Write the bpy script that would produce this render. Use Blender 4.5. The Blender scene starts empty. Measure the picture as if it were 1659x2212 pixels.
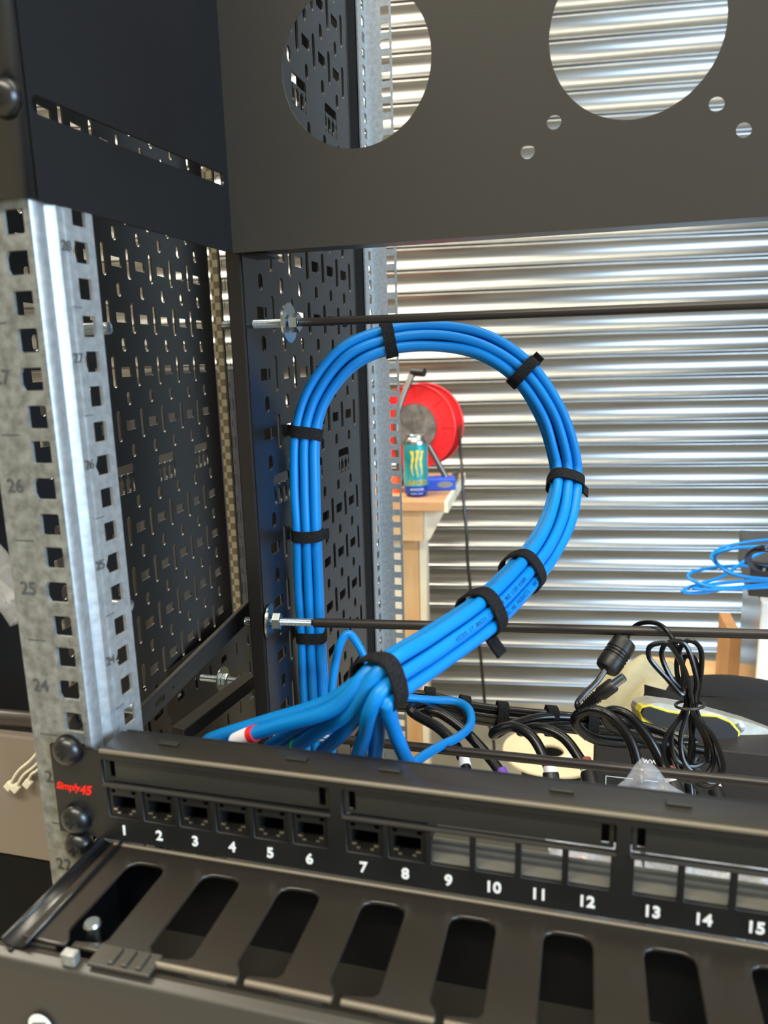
import bpy, bmesh, math, random
import numpy as np
from mathutils import Vector, Matrix
random.seed(7)
C = bpy.context.scene.collection
S = bpy.context.scene

# ---------------------------------------------------------------- camera
HC = 1.32                      # camera height above the floor
FPX, CX, CY = 1624.0, 829.5, 1106.0
_r = Vector((6096, 166, -1624)).normalized()
_d = Vector((218, 7873, 1624)).normalized(); _d = (_d - _r * _d.dot(_r)).normalized()
_f = _r.cross(_d)              # world axes seen from the camera (x right, y down, z forward)
right = Vector((_r.x, _f.x, -_d.x)); down = Vector((_r.y, _f.y, -_d.y)); fwd = Vector((_r.z, _f.z, -_d.z))
cam = bpy.data.cameras.new('camera'); co = bpy.data.objects.new('camera', cam); C.objects.link(co)
m = Matrix.Identity(4)
for i in range(3):
    m[i][0] = right[i]; m[i][1] = -down[i]; m[i][2] = -fwd[i]
m[2][3] = HC
co.matrix_world = m
cam.sensor_fit = 'HORIZONTAL'; cam.sensor_width = 36; cam.lens = FPX / 1659 * 36
cam.clip_start = 0.02; cam.clip_end = 60
cam.dof.use_dof = True; cam.dof.focus_distance = 0.56; cam.dof.aperture_fstop = 15
S.camera = co
S.view_settings.view_transform = 'Standard'; S.view_settings.look = 'None'
S.view_settings.exposure = 0.0; S.view_settings.gamma = 1.0; S.view_settings.use_curve_mapping = False

# ---------------------------------------------------------------- world and lights
w = bpy.data.worlds.new('world'); S.world = w; w.use_nodes = True
w.node_tree.nodes['Background'].inputs[0].default_value = (0.75, 0.78, 0.82, 1)
w.node_tree.nodes['Background'].inputs[1].default_value = 0.25

def area(name, loc, target, sx, sy, power, col):
    l = bpy.data.lights.new(name, 'AREA'); l.shape = 'RECTANGLE'; l.size = sx; l.size_y = sy
    l.energy = power; l.color = col
    o = bpy.data.objects.new(name, l); C.objects.link(o); o.location = loc
    o.rotation_euler = (Vector(target) - Vector(loc)).to_track_quat('-Z', 'Y').to_euler()
    return o
area('ceiling_strip_light', (1.0, 0.9, 4.3), (1.0, 0.9, 0), 3.2, 0.35, 62, (1.0, 0.90, 0.68))
area('ceiling_strip_light', (-2.4, 1.0, 4.3), (-2.4, 1.0, 0), 3.2, 0.35, 260, (1.0, 0.92, 0.76))
area('ceiling_strip_light', (-0.4, -1.6, 4.3), (-0.4, -1.6, 0), 3.2, 0.35, 190, (1.0, 0.91, 0.74))
area('daylight_window', (3.9, -1.3, 2.1), (0, 0.3, 1.4), 2.6, 1.7, 320, (0.56, 0.77, 1.0))

# ---------------------------------------------------------------- measuring helpers (camera is the origin of ray space)
def ray(u, v):
    a = (u - CX) / FPX; b = (v - CY) / FPX
    return right * a + down * b + fwd
O = Vector((0, 0, HC))
def at(u, v, z): return O + ray(u, v) * z
def onY(u, v, y): r = ray(u, v); return O + r * (y / r.y)
def onX(u, v, x): r = ray(u, v); return O + r * (x / r.x)
def onZ(u, v, z): r = ray(u, v); return O + r * (z / r.z)

# ---------------------------------------------------------------- materials
def lin(c): return tuple(((x / 255) / 12.92 if x / 255 <= .04045 else ((x / 255 + .055) / 1.055) ** 2.4) for x in c)
def mat(name, col, rough=.5, metal=0., spec=.5, noise=None, bump=None, trans=0., coat=0., alpha=1., col2=None, detail=4, anis=None, sheen=0.):
    m = bpy.data.materials.new(name); m.use_nodes = True
    nt = m.node_tree; b = nt.nodes['Principled BSDF']
    c = lin(col) + (1,)
    b.inputs['Base Color'].default_value = c
    b.inputs['Roughness'].default_value = rough; b.inputs['Metallic'].default_value = metal
    b.inputs['Specular IOR Level'].default_value = spec
    b.inputs['Transmission Weight'].default_value = trans; b.inputs['Coat Weight'].default_value = coat
    b.inputs['Alpha'].default_value = alpha
    if sheen: b.inputs['Sheen Weight'].default_value = sheen
    tc = nt.nodes.new('ShaderNodeTexCoord')
    if noise:
        mp = nt.nodes.new('ShaderNodeMapping'); nt.links.new(tc.outputs['Object'], mp.inputs[0])
        if anis: mp.inputs['Scale'].default_value = anis
        n = nt.nodes.new('ShaderNodeTexNoise'); n.inputs['Scale'].default_value = noise; n.inputs['Detail'].default_value = detail
        nt.links.new(mp.outputs[0], n.inputs['Vector'])
        r = nt.nodes.new('ShaderNodeValToRGB'); nt.links.new(n.outputs[0], r.inputs[0])
        r.color_ramp.elements[0].position = .35; r.color_ramp.elements[1].position = .68
        r.color_ramp.elements[0].color = c; r.color_ramp.elements[1].color = lin(col2 or [min(255, x * 1.25) for x in col]) + (1,)
        nt.links.new(r.outputs[0], b.inputs['Base Color'])
    if bump:
        n2 = nt.nodes.new('ShaderNodeTexNoise'); n2.inputs['Scale'].default_value = bump[0]; n2.inputs['Detail'].default_value = 3
        nt.links.new(tc.outputs['Object'], n2.inputs['Vector'])
        bp = nt.nodes.new('ShaderNodeBump'); bp.inputs['Strength'].default_value = bump[1]; bp.inputs['Distance'].default_value = bump[2] if len(bump) > 2 else .001
        nt.links.new(n2.outputs[0], bp.inputs['Height']); nt.links.new(bp.outputs[0], b.inputs['Normal'])
    return m
M = {}
M['black'] = mat('black_powder_coat', (20, 20, 22), .32, 0, .6, bump=(1800, .12, .0004))
M['satin'] = mat('satin_black_steel', (52, 49, 44), .42, 0, .5, bump=(1500, .10, .0004))
M['matte'] = mat('shade_matte_black', (9, 9, 10), .8, 0, .2)  # shade put into the colour, for black parts that reflect only dark
M['edge'] = mat('edge_highlight_coat', (104, 95, 80), .35)  # beige highlight along the rolled edges, put into the colour
M['manager'] = mat('brown_black_gloss_steel', (40, 36, 31), .3, 0, .5, bump=(900, .08, .0004))
M['plastic'] = mat('black_plastic', (24, 24, 23), .42)
M['olive'] = mat('dark_label_strip', (40, 40, 36), .35)
M['galv'] = mat('galvanised_steel', (168, 172, 174), .5, .75, noise=260, col2=(190, 194, 196), bump=(500, .1, .0005))
M['galvdull'] = mat('dull_galvanised_steel', (120, 122, 118), .55, .6, noise=190, col2=(160, 163, 160))
M['zinc'] = mat('zinc_plated', (190, 200, 205), .25, 1)
M['brass'] = mat('nickel', (205, 200, 180), .25, 1)
M['blue'] = mat('blue_cable_jacket', (0, 124, 202), .42, 0, .35, bump=(120, .08, .001))
M['bluedark'] = mat('print_on_cable', (0, 62, 130), .5)
M['velcro'] = mat('hook_and_loop_black', (20, 20, 21), .95, 0, .2, bump=(1400, .9, .0012), noise=900, col2=(38, 38, 40))
M['cord'] = mat('black_cord', (12, 12, 13), .28)
M['rod'] = mat('dark_sleeved_rod', (40, 35, 33), .4)
M['white'] = mat('white_print', (235, 235, 230), .5)
M['red'] = mat('red_print', (225, 35, 20), .5)
M['redplastic'] = mat('red_plastic', (225, 38, 42), .4)
M['green'] = mat('green_label', (30, 190, 90), .5)
M['wood'] = mat('pine_wood', (196, 150, 98), .6, noise=14, anis=(1, 1, .15), col2=(222, 184, 136))
M['ply'] = mat('worktop_wood', (182, 132, 88), .5, noise=9, anis=(.3, 3, 1), col2=(205, 160, 118))
M['palewood'] = mat('pale_timber', (225, 214, 190), .6, noise=10, col2=(235, 226, 206))
M['shutter'] = mat('shutter_steel', (144, 145, 145), .32, .95, noise=7, anis=(.6, .6, 12), col2=(163, 163, 161))
M['concrete'] = mat('concrete_floor', (150, 142, 122), .75, noise=6, col2=(172, 164, 145), bump=(60, .2, .004))
M['wall'] = mat('warm_plaster', (150, 138, 118), .8, noise=3, col2=(160, 148, 128))
M['ceil'] = mat('painted_ceiling', (205, 200, 188), .8, noise=2, col2=(212, 208, 196))
M['ink'] = mat('stamped_ink', (70, 72, 72), .7)
M['greytop'] = mat('grey_sheet', (112, 110, 100), .55)
M['taupe'] = mat('taupe_box', (128, 118, 108), .6)
M['cream'] = mat('cream_cardboard', (222, 202, 168), .7, noise=20, col2=(230, 212, 180))
M['card'] = mat('brown_cardboard', (176, 130, 88), .75, noise=15, col2=(190, 144, 100))
M['whitebox'] = mat('white_box', (222, 222, 222), .5, noise=4, col2=(232, 232, 232))
M['cloth'] = mat('olive_cloth', (140, 134, 108), .9, noise=25, col2=(160, 154, 126), bump=(300, .4, .002))
M['fabric'] = mat('black_fabric', (14, 14, 17), .9, bump=(600, .5, .001))
M['yellow'] = mat('yellow_trim', (215, 200, 60), .5)
M['clear'] = mat('clear_plastic_film', (235, 238, 245), .12, 0, .6, alpha=.2, bump=(90, .7, .004))
M['clearbag'] = mat('crumpled_clear_bag', (225, 230, 240), .15, 0, .7, alpha=.42, bump=(110, .9, .005))
M['cableTie'] = mat('natural_nylon', (225, 220, 200), .45)
M['levelblue'] = mat('blue_plastic', (40, 80, 190), .4)
M['greyrub'] = mat('grey_rubber', (120, 122, 125), .6)
M['teal'] = mat('can_teal', (40, 160, 175), .25, .5, noise=18, col2=(90, 195, 200))
M['canblue'] = mat('can_blue', (40, 80, 190), .25, .5)
M['canyel'] = mat('can_yellow', (245, 205, 50), .3, .2)
M['alu'] = mat('aluminium', (200, 205, 208), .25, 1)
M['hub'] = mat('mottled_hub', (86, 82, 78), .6, noise=40, col2=(130, 124, 116))
M['label'] = mat('white_label', (228, 228, 235), .5)
M['darkhole'] = mat('dark_cavity', (6, 6, 6), .8)
M['orange'] = mat('orange_plastic', (235, 100, 60), .5)
M['tube'] = mat('dull_steel_tube', (120, 112, 105), .4, .8)
M['purple'] = mat('purple_label', (110, 70, 170), .5)
M['rust'] = mat('red_brown_insulation', (150, 60, 45), .5)
def checker_strip():
    m = mat('galvanised_reflections', (150, 145, 130), .4, .8)
    nt = m.node_tree; b = nt.nodes['Principled BSDF']
    tc = nt.nodes.new('ShaderNodeTexCoord'); ck = nt.nodes.new('ShaderNodeTexChecker'); ck.inputs['Scale'].default_value = 130
    ck.inputs[1].default_value = lin((165, 160, 142)) + (1,); ck.inputs[2].default_value = lin((112, 107, 92)) + (1,)
    nt.links.new(tc.outputs['Object'], ck.inputs[0]); nt.links.new(ck.outputs[0], b.inputs['Base Color'])
    return m
M['weave'] = checker_strip()

# ---------------------------------------------------------------- mesh helpers
def link(name, me, m, parent=None):
    o = bpy.data.objects.new(name, me); C.objects.link(o)
    if m is not None: me.materials.clear(); me.materials.append(m)
    if parent is not None: o.parent = parent; o.matrix_parent_inverse = parent.matrix_world.inverted()
    return o
def tag(o, label, cat, group=None, kind=None):
    o['label'] = label; o['category'] = cat
    if group: o['group'] = group
    if kind: o['kind'] = kind
    return o
def thing(name, loc, label, cat, group=None):
    o = bpy.data.objects.new(name, None); C.objects.link(o); o.location = loc; o.empty_display_size = .02
    bpy.context.view_layer.update()
    o.matrix_world = Matrix.Translation(loc)
    return tag(o, label, cat, group)
def struct(o): o['kind'] = 'structure'; return o
def copy_thing(src, loc, label, rot=None, group=None):
    r = src.copy(); C.objects.link(r)
    r.location = loc
    if rot is not None: r.rotation_euler = rot
    r['label'] = label
    if group: r['group'] = group
    for ch in list(src.children):
        c = ch.copy(); C.objects.link(c); c.parent = r
        for g in ch.children:
            d = g.copy(); C.objects.link(d); d.parent = c
    return r
class MB:
    def __init__(s): s.v = []; s.f = []; s.sm = []
    def add(s, vs, fs, smooth=False):
        n = len(s.v); s.v += [Vector(x) for x in vs]; s.f += [tuple(i + n for i in f) for f in fs]; s.sm += [smooth] * len(fs); return s
    def box(s, c, size, R=None, bev=0.):
        c = Vector(c); hx, hy, hz = [x / 2 for x in size]
        bm = bmesh.new(); bmesh.ops.create_cube(bm, size=1)
        for v in bm.verts: v.co = Vector((v.co.x * size[0], v.co.y * size[1], v.co.z * size[2]))
        if bev > 0: bmesh.ops.bevel(bm, geom=bm.edges[:], offset=bev, segments=2, affect='EDGES', profile=.5)
        bm.verts.ensure_lookup_table(); bm.verts.index_update()
        vs = [(R @ v.co if R else v.co) + c for v in bm.verts]
        s.add(vs, [[v.index for v in f.verts] for f in bm.faces]); bm.free(); return s
    def bar(s, a, b, w, h, up=(0, 0, 1), bev=0.):
        a = Vector(a); b = Vector(b); t = (b - a); L = t.length; t.normalize()
        up = Vector(up); x = up.cross(t).normalized(); z = t.cross(x)
        R = Matrix((x, t, z)).transposed()
        return s.box((a + b) / 2, (w, L, h), R, bev)
    def lathe(s, a, axis, prof, n=24, closed=True):
        """prof: list of (distance along axis, radius)"""
        a = Vector(a); t = Vector(axis).normalized(); q = t.orthogonal().normalized(); p = t.cross(q)
        vs = []
        for d, r in prof:
            for k in range(n):
                th = 2 * math.pi * k / n
                vs.append(a + t * d + (q * math.cos(th) + p * math.sin(th)) * r)
        fs = []
        for i in range(len(prof) - 1):
            for k in range(n):
                k2 = (k + 1) % n
                fs.append((i * n + k, i * n + k2, (i + 1) * n + k2, (i + 1) * n + k))
        if closed: fs.append(tuple(range(n))[::-1]); fs.append(tuple((len(prof) - 1) * n + k for k in range(n)))
        return s.add(vs, fs, True)
    def tube(s, pts, r, n=10, caps=True):
        pts = [Vector(p) for p in pts]; N = len(pts)
        T = [(pts[min(i + 1, N - 1)] - pts[max(i - 1, 0)]).normalized() for i in range(N)]
        q = T[0].orthogonal().normalized(); vs = []
        for i in range(N):
            q = (q - T[i] * q.dot(T[i])).normalized(); p = T[i].cross(q)
            rr = r(i / (N - 1)) if callable(r) else r
            for k in range(n):
                th = 2 * math.pi * k / n; vs.append(pts[i] + (q * math.cos(th) + p * math.sin(th)) * rr)
        fs = [(i * n + k, i * n + (k + 1) % n, (i + 1) * n + (k + 1) % n, (i + 1) * n + k) for i in range(N - 1) for k in range(n)]
        if caps: fs.append(tuple(range(n))[::-1]); fs.append(tuple((N - 1) * n + k for k in range(n)))
        return s.add(vs, fs, True)
    def prism(s, poly, o, ux, uy, n):
        o, ux, uy, n = map(Vector, (o, ux, uy, n)); k = len(poly)
        vs = [o + ux * a + uy * b for a, b in poly] + [o + ux * a + uy * b + n for a, b in poly]
        fs = [tuple(range(k))[::-1], tuple(range(k, 2 * k))] + [(i, (i + 1) % k, k + (i + 1) % k, k + i) for i in range(k)]
        return s.add(vs, fs)
    def addmesh(s, me):
        return s.add([v.co for v in me.vertices], [tuple(p.vertices) for p in me.polygons])
    def build(s, name, m, parent=None):
        me = bpy.data.meshes.new(name); me.from_pydata([tuple(v) for v in s.v], [], s.f)
        me.polygons.foreach_set('use_smooth', s.sm)
        bm = bmesh.new(); bm.from_mesh(me); bmesh.ops.recalc_face_normals(bm, faces=bm.faces[:]); bm.to_mesh(me); bm.free()
        if any(s.sm):
            try: me.set_sharp_from_angle(angle=math.radians(40))
            except Exception: pass
        me.update()
        return link(name, me, m, parent)
def rr(cx, cy, w, h, r, n=4):
    """rounded rectangle outline"""
    r = min(r, w / 2, h / 2); out = []
    for sx, sy, a0 in ((1, 1, 0), (-1, 1, 90), (-1, -1, 180), (1, -1, 270)):
        for k in range(n + 1):
            th = math.radians(a0 + 90 * k / n)
            out.append((cx + sx * (w / 2 - r) + r * math.cos(th), cy + sy * (h / 2 - r) + r * math.sin(th)))
    return out
def circ(cx, cy, r, n=48): return [(cx + r * math.cos(2 * math.pi * k / n), cy + r * math.sin(2 * math.pi * k / n)) for k in range(n)]
def platemesh(outer, holes, t, o, ux, uy, bev=0.0):
    """sheet with real cut-outs; t = thickness, centred on the plane o, ux, uy"""
    cu = bpy.data.curves.new('p', 'CURVE'); cu.dimensions = '2D'; cu.fill_mode = 'BOTH'; cu.extrude = t / 2 * 1000
    if bev: cu.bevel_depth = bev * 1000; cu.bevel_resolution = 1; cu.offset = -bev * 1000; cu.extrude = (t / 2 - bev) * 1000
    for poly in [outer] + list(holes):
        sp = cu.splines.new('POLY'); sp.points.add(len(poly) - 1)
        for p, (a, b) in zip(sp.points, poly): p.co = (a * 1000, b * 1000, 0, 1)
        sp.use_cyclic_u = True
    ob = bpy.data.objects.new('p', cu); C.objects.link(ob)
    dg = bpy.context.evaluated_depsgraph_get()
    me = bpy.data.meshes.new_from_object(ob.evaluated_get(dg))
    bpy.data.objects.remove(ob); bpy.data.curves.remove(cu)
    o, ux, uy = Vector(o), Vector(ux), Vector(uy); n = ux.cross(uy)
    for v in me.vertices: v.co = o + ux * (v.co.x / 1000) + uy * (v.co.y / 1000) + n * (v.co.z / 1000)
    return me
def plate(name, outer, holes, t, o, ux, uy, m, parent=None, bev=0.):
    me = platemesh(outer, holes, t, o, ux, uy, bev); me.name = name
    return link(name, me, m, parent)
def textmesh(s, size, o, ux, uy, t=.0002, bold=0., align='CENTER', shear=0.):
    cu = bpy.data.curves.new('t', 'FONT'); cu.body = s; cu.size = size * 100; cu.extrude = t * 100; cu.offset = bold * 100
    cu.align_x = align; cu.align_y = 'CENTER'; cu.shear = shear; cu.resolution_u = 4
    ob = bpy.data.objects.new('t', cu); C.objects.link(ob)
    dg = bpy.context.evaluated_depsgraph_get()
    me = bpy.data.meshes.new_from_object(ob.evaluated_get(dg))
    bpy.data.objects.remove(ob); bpy.data.curves.remove(cu)
    o, ux, uy = Vector(o), Vector(ux), Vector(uy); n = ux.cross(uy)
    for v in me.vertices: v.co = o + ux * (v.co.x / 100) + uy * (v.co.y / 100) + n * (v.co.z / 100)
    return me
def text(name, s, size, o, ux, uy, m, parent, **k):
    me = textmesh(s, size, o, ux, uy, **k); me.name = name
    return link(name, me, m, parent)
def cr(pts, n=10):
    """Catmull-Rom through pts"""
    P = [Vector(p) for p in pts]; P = [P[0] * 2 - P[1]] + P + [P[-1] * 2 - P[-2]]; out = []
    for i in range(1, len(P) - 2):
        p0, p1, p2, p3 = P[i - 1:i + 3]
        for k in range(n):
            t = k / n
            out.append(.5 * ((2 * p1) + (p2 - p0) * t + (2 * p0 - 5 * p1 + 4 * p2 - p3) * t * t + (3 * p1 - p0 - 3 * p2 + p3) * t ** 3))
    out.append(P[-2]); return out
EX, EY, EZ = Vector((1, 0, 0)), Vector((0, 1, 0)), Vector((0, 0, 1))
def W(x, y, z): return Vector((x, y, z + HC))       # camera-height based coordinates -> world

# ================================================================ SETTING
sd = Vector((.9917, .128, 0)).normalized(); sn = Vector((-sd.y, sd.x, 0))     # shutter runs along sd, sn points away
SP = at(1000, 1515, 1); SP = O + ray(1000, 1515) * (-HC / ray(1000, 1515).z); SP.z = 0
X0, X1, Y0 = -5.0, 4.0, -4.0
def wallbox(name, a, b, m): return struct(MB().box((Vector(a) + Vector(b)) / 2, [abs(q - p) for p, q in zip(a, b)]).build(name, m))
wallbox('floor', (X0 - .2, Y0 - .2, -.1), (X1 + .2, 4.2, 0), M['concrete'])
wallbox('ceiling', (X0 - .2, Y0 - .2, 4.5), (X1 + .2, 4.2, 4.6), M['ceil'])
wallbox('wall_left', (X0 - .2, Y0, 0), (X0, 4.2, 4.5), M['wall'])
wallbox('wall_back', (X0, Y0 - .2, 0), (X1, Y0, 4.5), M['wall'])
struct(MB().box((X1 + .1, 0, .6), (.2, 8.2, 1.2)).box((X1 + .1, 0, 3.8), (.2, 8.2, 1.4)).box((X1 + .1, -3.4, 2.15), (.2, 1.4, 1.9)).box((X1 + .1, 2.15, 2.15), (.2, 4.1, 1.9)).build('wall_right', M['wall']))
pitch = .0765
prof = [(0, .0), (.035, -.009), (.07, -.009), (.10, .002), (.14, .004), (.17, .0)]
for k in range(15): t = .17 + .83 * (k + 1) / 15; prof.append((t, -.0105 * (1 - (2 * (t - .17) / .83 - 1) ** 2)))
mb = MB(); vs = []; NS = 58
rows = [(j * pitch + t * pitch, d) for j in range(NS) for t, d in prof[:-1]] + [(NS * pitch, 0)]
for h, d in rows:
    for L in (-4.6, 4.6): vs.append(SP + sd * L + EZ * h - sn * d)
mb.add(vs, [(2 * i, 2 * i + 1, 2 * i + 3, 2 * i + 2) for i in range(len(rows) - 1)], False)
sh = struct(mb.build('door_1', M['shutter']))
for p in sh.data.polygons: p.use_smooth = True
sh.data.set_sharp_from_angle(angle=math.radians(35))
wr = sh.modifiers.new('thickness', 'SOLIDIFY'); wr.thickness = .001

# ================================================================ RACK RAILS
UP = .0462; Z25 = -.0975
def uz(n): return Z25 + (n - 25) * UP
XR = -.215
rail = thing('rack_rail', W(XR, .268, -.6), 'galvanised front rack rail with stamped unit numbers, large at left edge', 'rack rail', 'galvanised rack rails')
holes = []
for n in range(15, 29):
    for k in (-1, 0, 1):
        z = uz(n) + k * .0157
        if k == 0: holes.append([(-.0135, z - .0022), (-.0122, z - .0047), (-.0025, z - .0047), (-.0025, z + .0047), (-.0122, z + .0047), (-.0135, z + .0022)])
        else: holes.append(rr(-.0073, z, .0096, .0096, .0008, 2))
fl = MB().addmesh(platemesh([(-.0305, -.62), (0, -.62), (0, .09), (-.0305, .09)], holes, .0018, W(XR, .269, 0), EX, EZ)).build('front_flange', M['galvdull'], rail)
wprof = [(0, .0), (.001, .0015), (.0005, .008), (-.0012, .010), (.0, .012), (.0018, .0135), (.0018, .018)]
wb = MB(); vs = []
for dz in (-.62, .09):
    for a, b in wprof: vs.append(W(XR + a, .269 + b, dz))
nw = len(wprof); wb.add(vs, [(i, i + 1, nw + i + 1, nw + i) for i in range(nw - 1)], True)
wholes = []
for n in range(15, 29):
    for k in (-1, 0, 1):
        z = uz(n) + .0065 + k * .0152
        if k == 0: wholes.append([(.0225, z - .0045), (.0315, z - .0045), (.0315, z + .0045), (.0225, z + .0045), (.0225, z + .003), (.0208, z), (.0225, z - .003)])
        else: wholes.append(rr(.027, z, .009, .009, .0004, 2))
wb.addmesh(platemesh([(.018, -.62), (.0365, -.62), (.0365, .09), (.018, .09)], wholes, .0015, W(XR + .0018, .269, 0), EY, EZ))
wb.build('web', M['galv'], rail)
for n in range(21, 29):
    text('unit_number', str(n), .0085, W(XR - .0225, .2679, uz(n) + .001), EX, EZ, M['ink'], rail)
    text('unit_number', str(n), .0060, W(XR + .0027, .2858, uz(n) + .008), EY, EZ, M['ink'], rail)
for n in range(21, 28):
    MB().box(W(XR - .0215, .268, uz(n) + UP / 2), (.009, .0003, .0004)).build('unit_tick', M['ink'], rail)
    MB().box(W(XR + .0027, .289, uz(n) + .0065 + UP / 2), (.0003, .006, .0003)).build('unit_tick', M['ink'], rail)
# rear rail
YR = .843
rear = thing('rack_rail', W(-.235, YR, -.9), 'galvanised rear rack rail with a column of square holes, behind the loop', 'rack rail', 'galvanised rack rails')
RO = W(-.2352, YR, 0)
hs = []
zc = onY(857, 1120, YR).z - HC
UR = .0462
for n in range(-14, 24):
    for k in (-1, 0, 1):
        z = zc + n * UR + k * .0152
        hs.append([(.0165, z - .0043), (.0255, z - .0043), (.0255, z + .0043), (.0165, z + .0043), (.0165, z + .0028), (.0148, z), (.0165, z - .0028)] if k == 0 else rr(.021, z, .009, .0088, .0006, 2))
plate('flange', [(0, -.9), (.0278, -.9), (.0278, .95), (0, .95)], hs, .0015, RO, EX, EZ, M['galv'], rear)
hs = []
for n in range(-14, 24):
    for k in (-1, 0, 1):
        z = zc + .004 + n * UR + k * .0152
        hs.append(rr(-.013, z, .0095, .0095, .0006, 2))
wr2 = MB().addmesh(platemesh([(-.032, -.9), (0, -.9), (0, .95), (-.032, .95)], hs, .0015, RO, EY, EZ)).build('web', M['galv'], rear)
# dark backing behind the web holes: rear post of the rack frame
post = thing('frame_post', W(-.25, .83, -.9), 'black rear frame post left of the rear galvanised rail', 'rack post')
MB().box(W(-.262, .80, 0), (.05, .07, 1.85), bev=.002).build('upright', M['matte'], post)
MB().box(W(-.2185, .7215, 0), (.003, .029, 1.8), bev=.001).build('edge_flange', M['matte'], post)

# ================================================================ PERFORATED PANELS
def ttt(cx, cy, s=1.):
    """tool cut-out: a wide slot above three T-shaped teeth, drawn as one outline"""
    w, h = .030 * s, .022 * s
    x0, x1, y0, y1 = cx - w / 2, cx + w / 2, cy - h / 2, cy + h / 2
    top = y1
    pts = [(x0, top - .002), (x0 + .002, top), (x1 - .002, top), (x1, top - .002)]
    # bottom edge: three sheet tongues rise into the opening, wide heads on thin necks
    xx = x1
    pts.append((x1, y0))
    for i in range(3):
        c = x1 - w * (i + .5) / 3
        pts += [(c + .0016 * s, y0), (c + .0016 * s, y0 + .011 * s), (c + .0036 * s, y0 + .011 * s), (c + .0036 * s, y0 + .015 * s), (c - .0036 * s, y0 + .015 * s), (c - .0036 * s, y0 + .011 * s), (c - .0016 * s, y0 + .011 * s), (c - .0016 * s, y0)]
    pts.append((x0, y0)); return pts
def perf_holes(a0, p, na, b0, q, nb, tt_rows, tt_phase, lo, hi, zlo, zhi, edge_slot=None):
    H = []
    for j in range(nb):
        b = b0 + j * q
        if not (zlo < b < zhi): continue
        istt = (j in tt_rows)
        for i in range(na):
            a = a0 + i * p
            if istt:
                c = a + p / 2
                if (i + tt_phase) % 2 == 0 and lo + .02 < c < hi - .02: H.append(ttt(c, b, p / .037))
            else:
                if lo < a - .009 and a + .009 < hi: H.append(rr(a, b, .0160, .0080, .0003, 1))
                if lo < a + p / 2 - .004 and a + p / 2 + .004 < hi: H.append(rr(a + p / 2, b, .0062, .0252, .0031, 4))
            ok = lo < a - .004 and a + .004 < hi
            if ok: H.append(rr(a, b + q / 2, .0068, .0112, .0034, 4))
    return H
# right-hand tray panel, in the plane X = XP
XP = -.2145
cp = thing('cable_tray', W(XP, .46, -.9), 'black perforated vertical cable tray just behind the upright part of the blue loop', 'cable tray', 'black perforated panels')
p0 = onX(572, 809, XP); p3 = onX(689, 803, XP)
pitA = (p3.y - p0.y) / 3; z0 = p0.z - HC
qA = (onX(572, 809, XP).z - onX(591, 1060, XP).z) / 2
H = perf_holes(p0.y - 1 * pitA - W(0, .46, 0).y + 0, pitA, 9, z0 - 2 * qA - 7 * qA * 2, qA, 40, (2 - 2 + 14 - 7, 14, 21, 28), 1, .004, .236, -.88, .9)
H = [[(a, b) for a, b in h] for h in H]
plate('perforated_sheet', [(0, -.9), (.242, -.9), (.242, .93), (0, .93)], H, .0014, W(XP, .46, 0), EY, EZ, M['black'], cp)
MB().box(W(XP - .0050, .4595, 0), (.0105, .003, 1.83), bev=.001).box(W(XP - .0095, .4675, 0), (.0015, .016, 1.83)).build('front_flange', M['black'], cp)
MB().box(W(XP - .006, .7035, 0), (.014, .003, 1.83), bev=.001).build('rear_flange', M['black'], cp)
# left-hand side panel
lc = .317; ld = Vector((-.095, 1, 0)).normalized()
def LP(u, v):
    r = ray(u, v); k = lc / (-r.x - .095 * r.y); return r * k         # point on plane x = -(lc+.095y)
a_of = lambda p: (p - Vector((-lc - .095 * .33, .33, 0))).dot(ld)
pa, pb = LP(217, 806), LP(437, 798)
pitB = (a_of(pb) - a_of(pa)) / 5
q1, q2 = LP(445, 895), LP(437, 710)
qB = (LP(437, 710).z - LP(445, 895).z) / 2
sp = thing('rack_side_sheet', W(-lc - .095 * .33, .33, -.95), 'large black perforated side panel at left, rows of rectangular and tall slots', 'rack panel', 'black perforated panels')
LO = W(-lc - .095 * .33, .33, 0)
aR = a_of(LP(458, 800))
H = perf_holes(a_of(pa) - 3 * pitB, pitB, 12, pa.z - 2 * qB - 14 * qB, qB, 40, (0, 7, 14, 21, 28), 1, .09, aR - .006, -.9, .9)
plate('perforated_sheet', [(0, -.92), (aR + .008, -.92), (aR + .008, .92), (0, .92)], H, .0014, LO, ld, EZ, M['black'], sp)
# strips beyond the side panel
a0, a1 = onY(453, 560, .80).x, onY(471, 560, .80).x
o = MB().box(W((a0 + a1) / 2, .80, .1), (a1 - a0, .004, 1.5), bev=.0008).build('rear_strut', M['weave'])
tag(o, 'narrow galvanised strut with painted-on reflections at the right edge of the perforated side panel', 'strut')
b0_, b1_ = onY(471.5, 560, .805).x, onY(500, 560, .805).x
o = thing('perforated_strut', W(b0_, .805, -.9), 'narrow black strut punched with paired oval holes, between side panel and tray', 'strut')
hs = []
wv = b1_ - b0_; qq = .0445
for j in range(40):
    z = -.85 + j * qq
    hs += [rr(wv * .27, z, .0038, .014, .0026, 3), rr(wv * .73, z, .0038, .014, .0026, 3), rr(wv * .5, z + qq / 2, wv * .55, .0075, .002, 2)]
plate('strip', [(0, -.9), (wv, -.9), (wv, .9), (0, .9)], hs, .0015, W(b0_, .805, 0), EX, EZ, M['matte'], o)
o = tag(MB().box(W(b1_ + .018, .83, 0), (.034, .05, 1.8)).build('frame_post', M['black']), 'black square frame post hidden mostly behind the tray flange', 'rack post')

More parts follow.
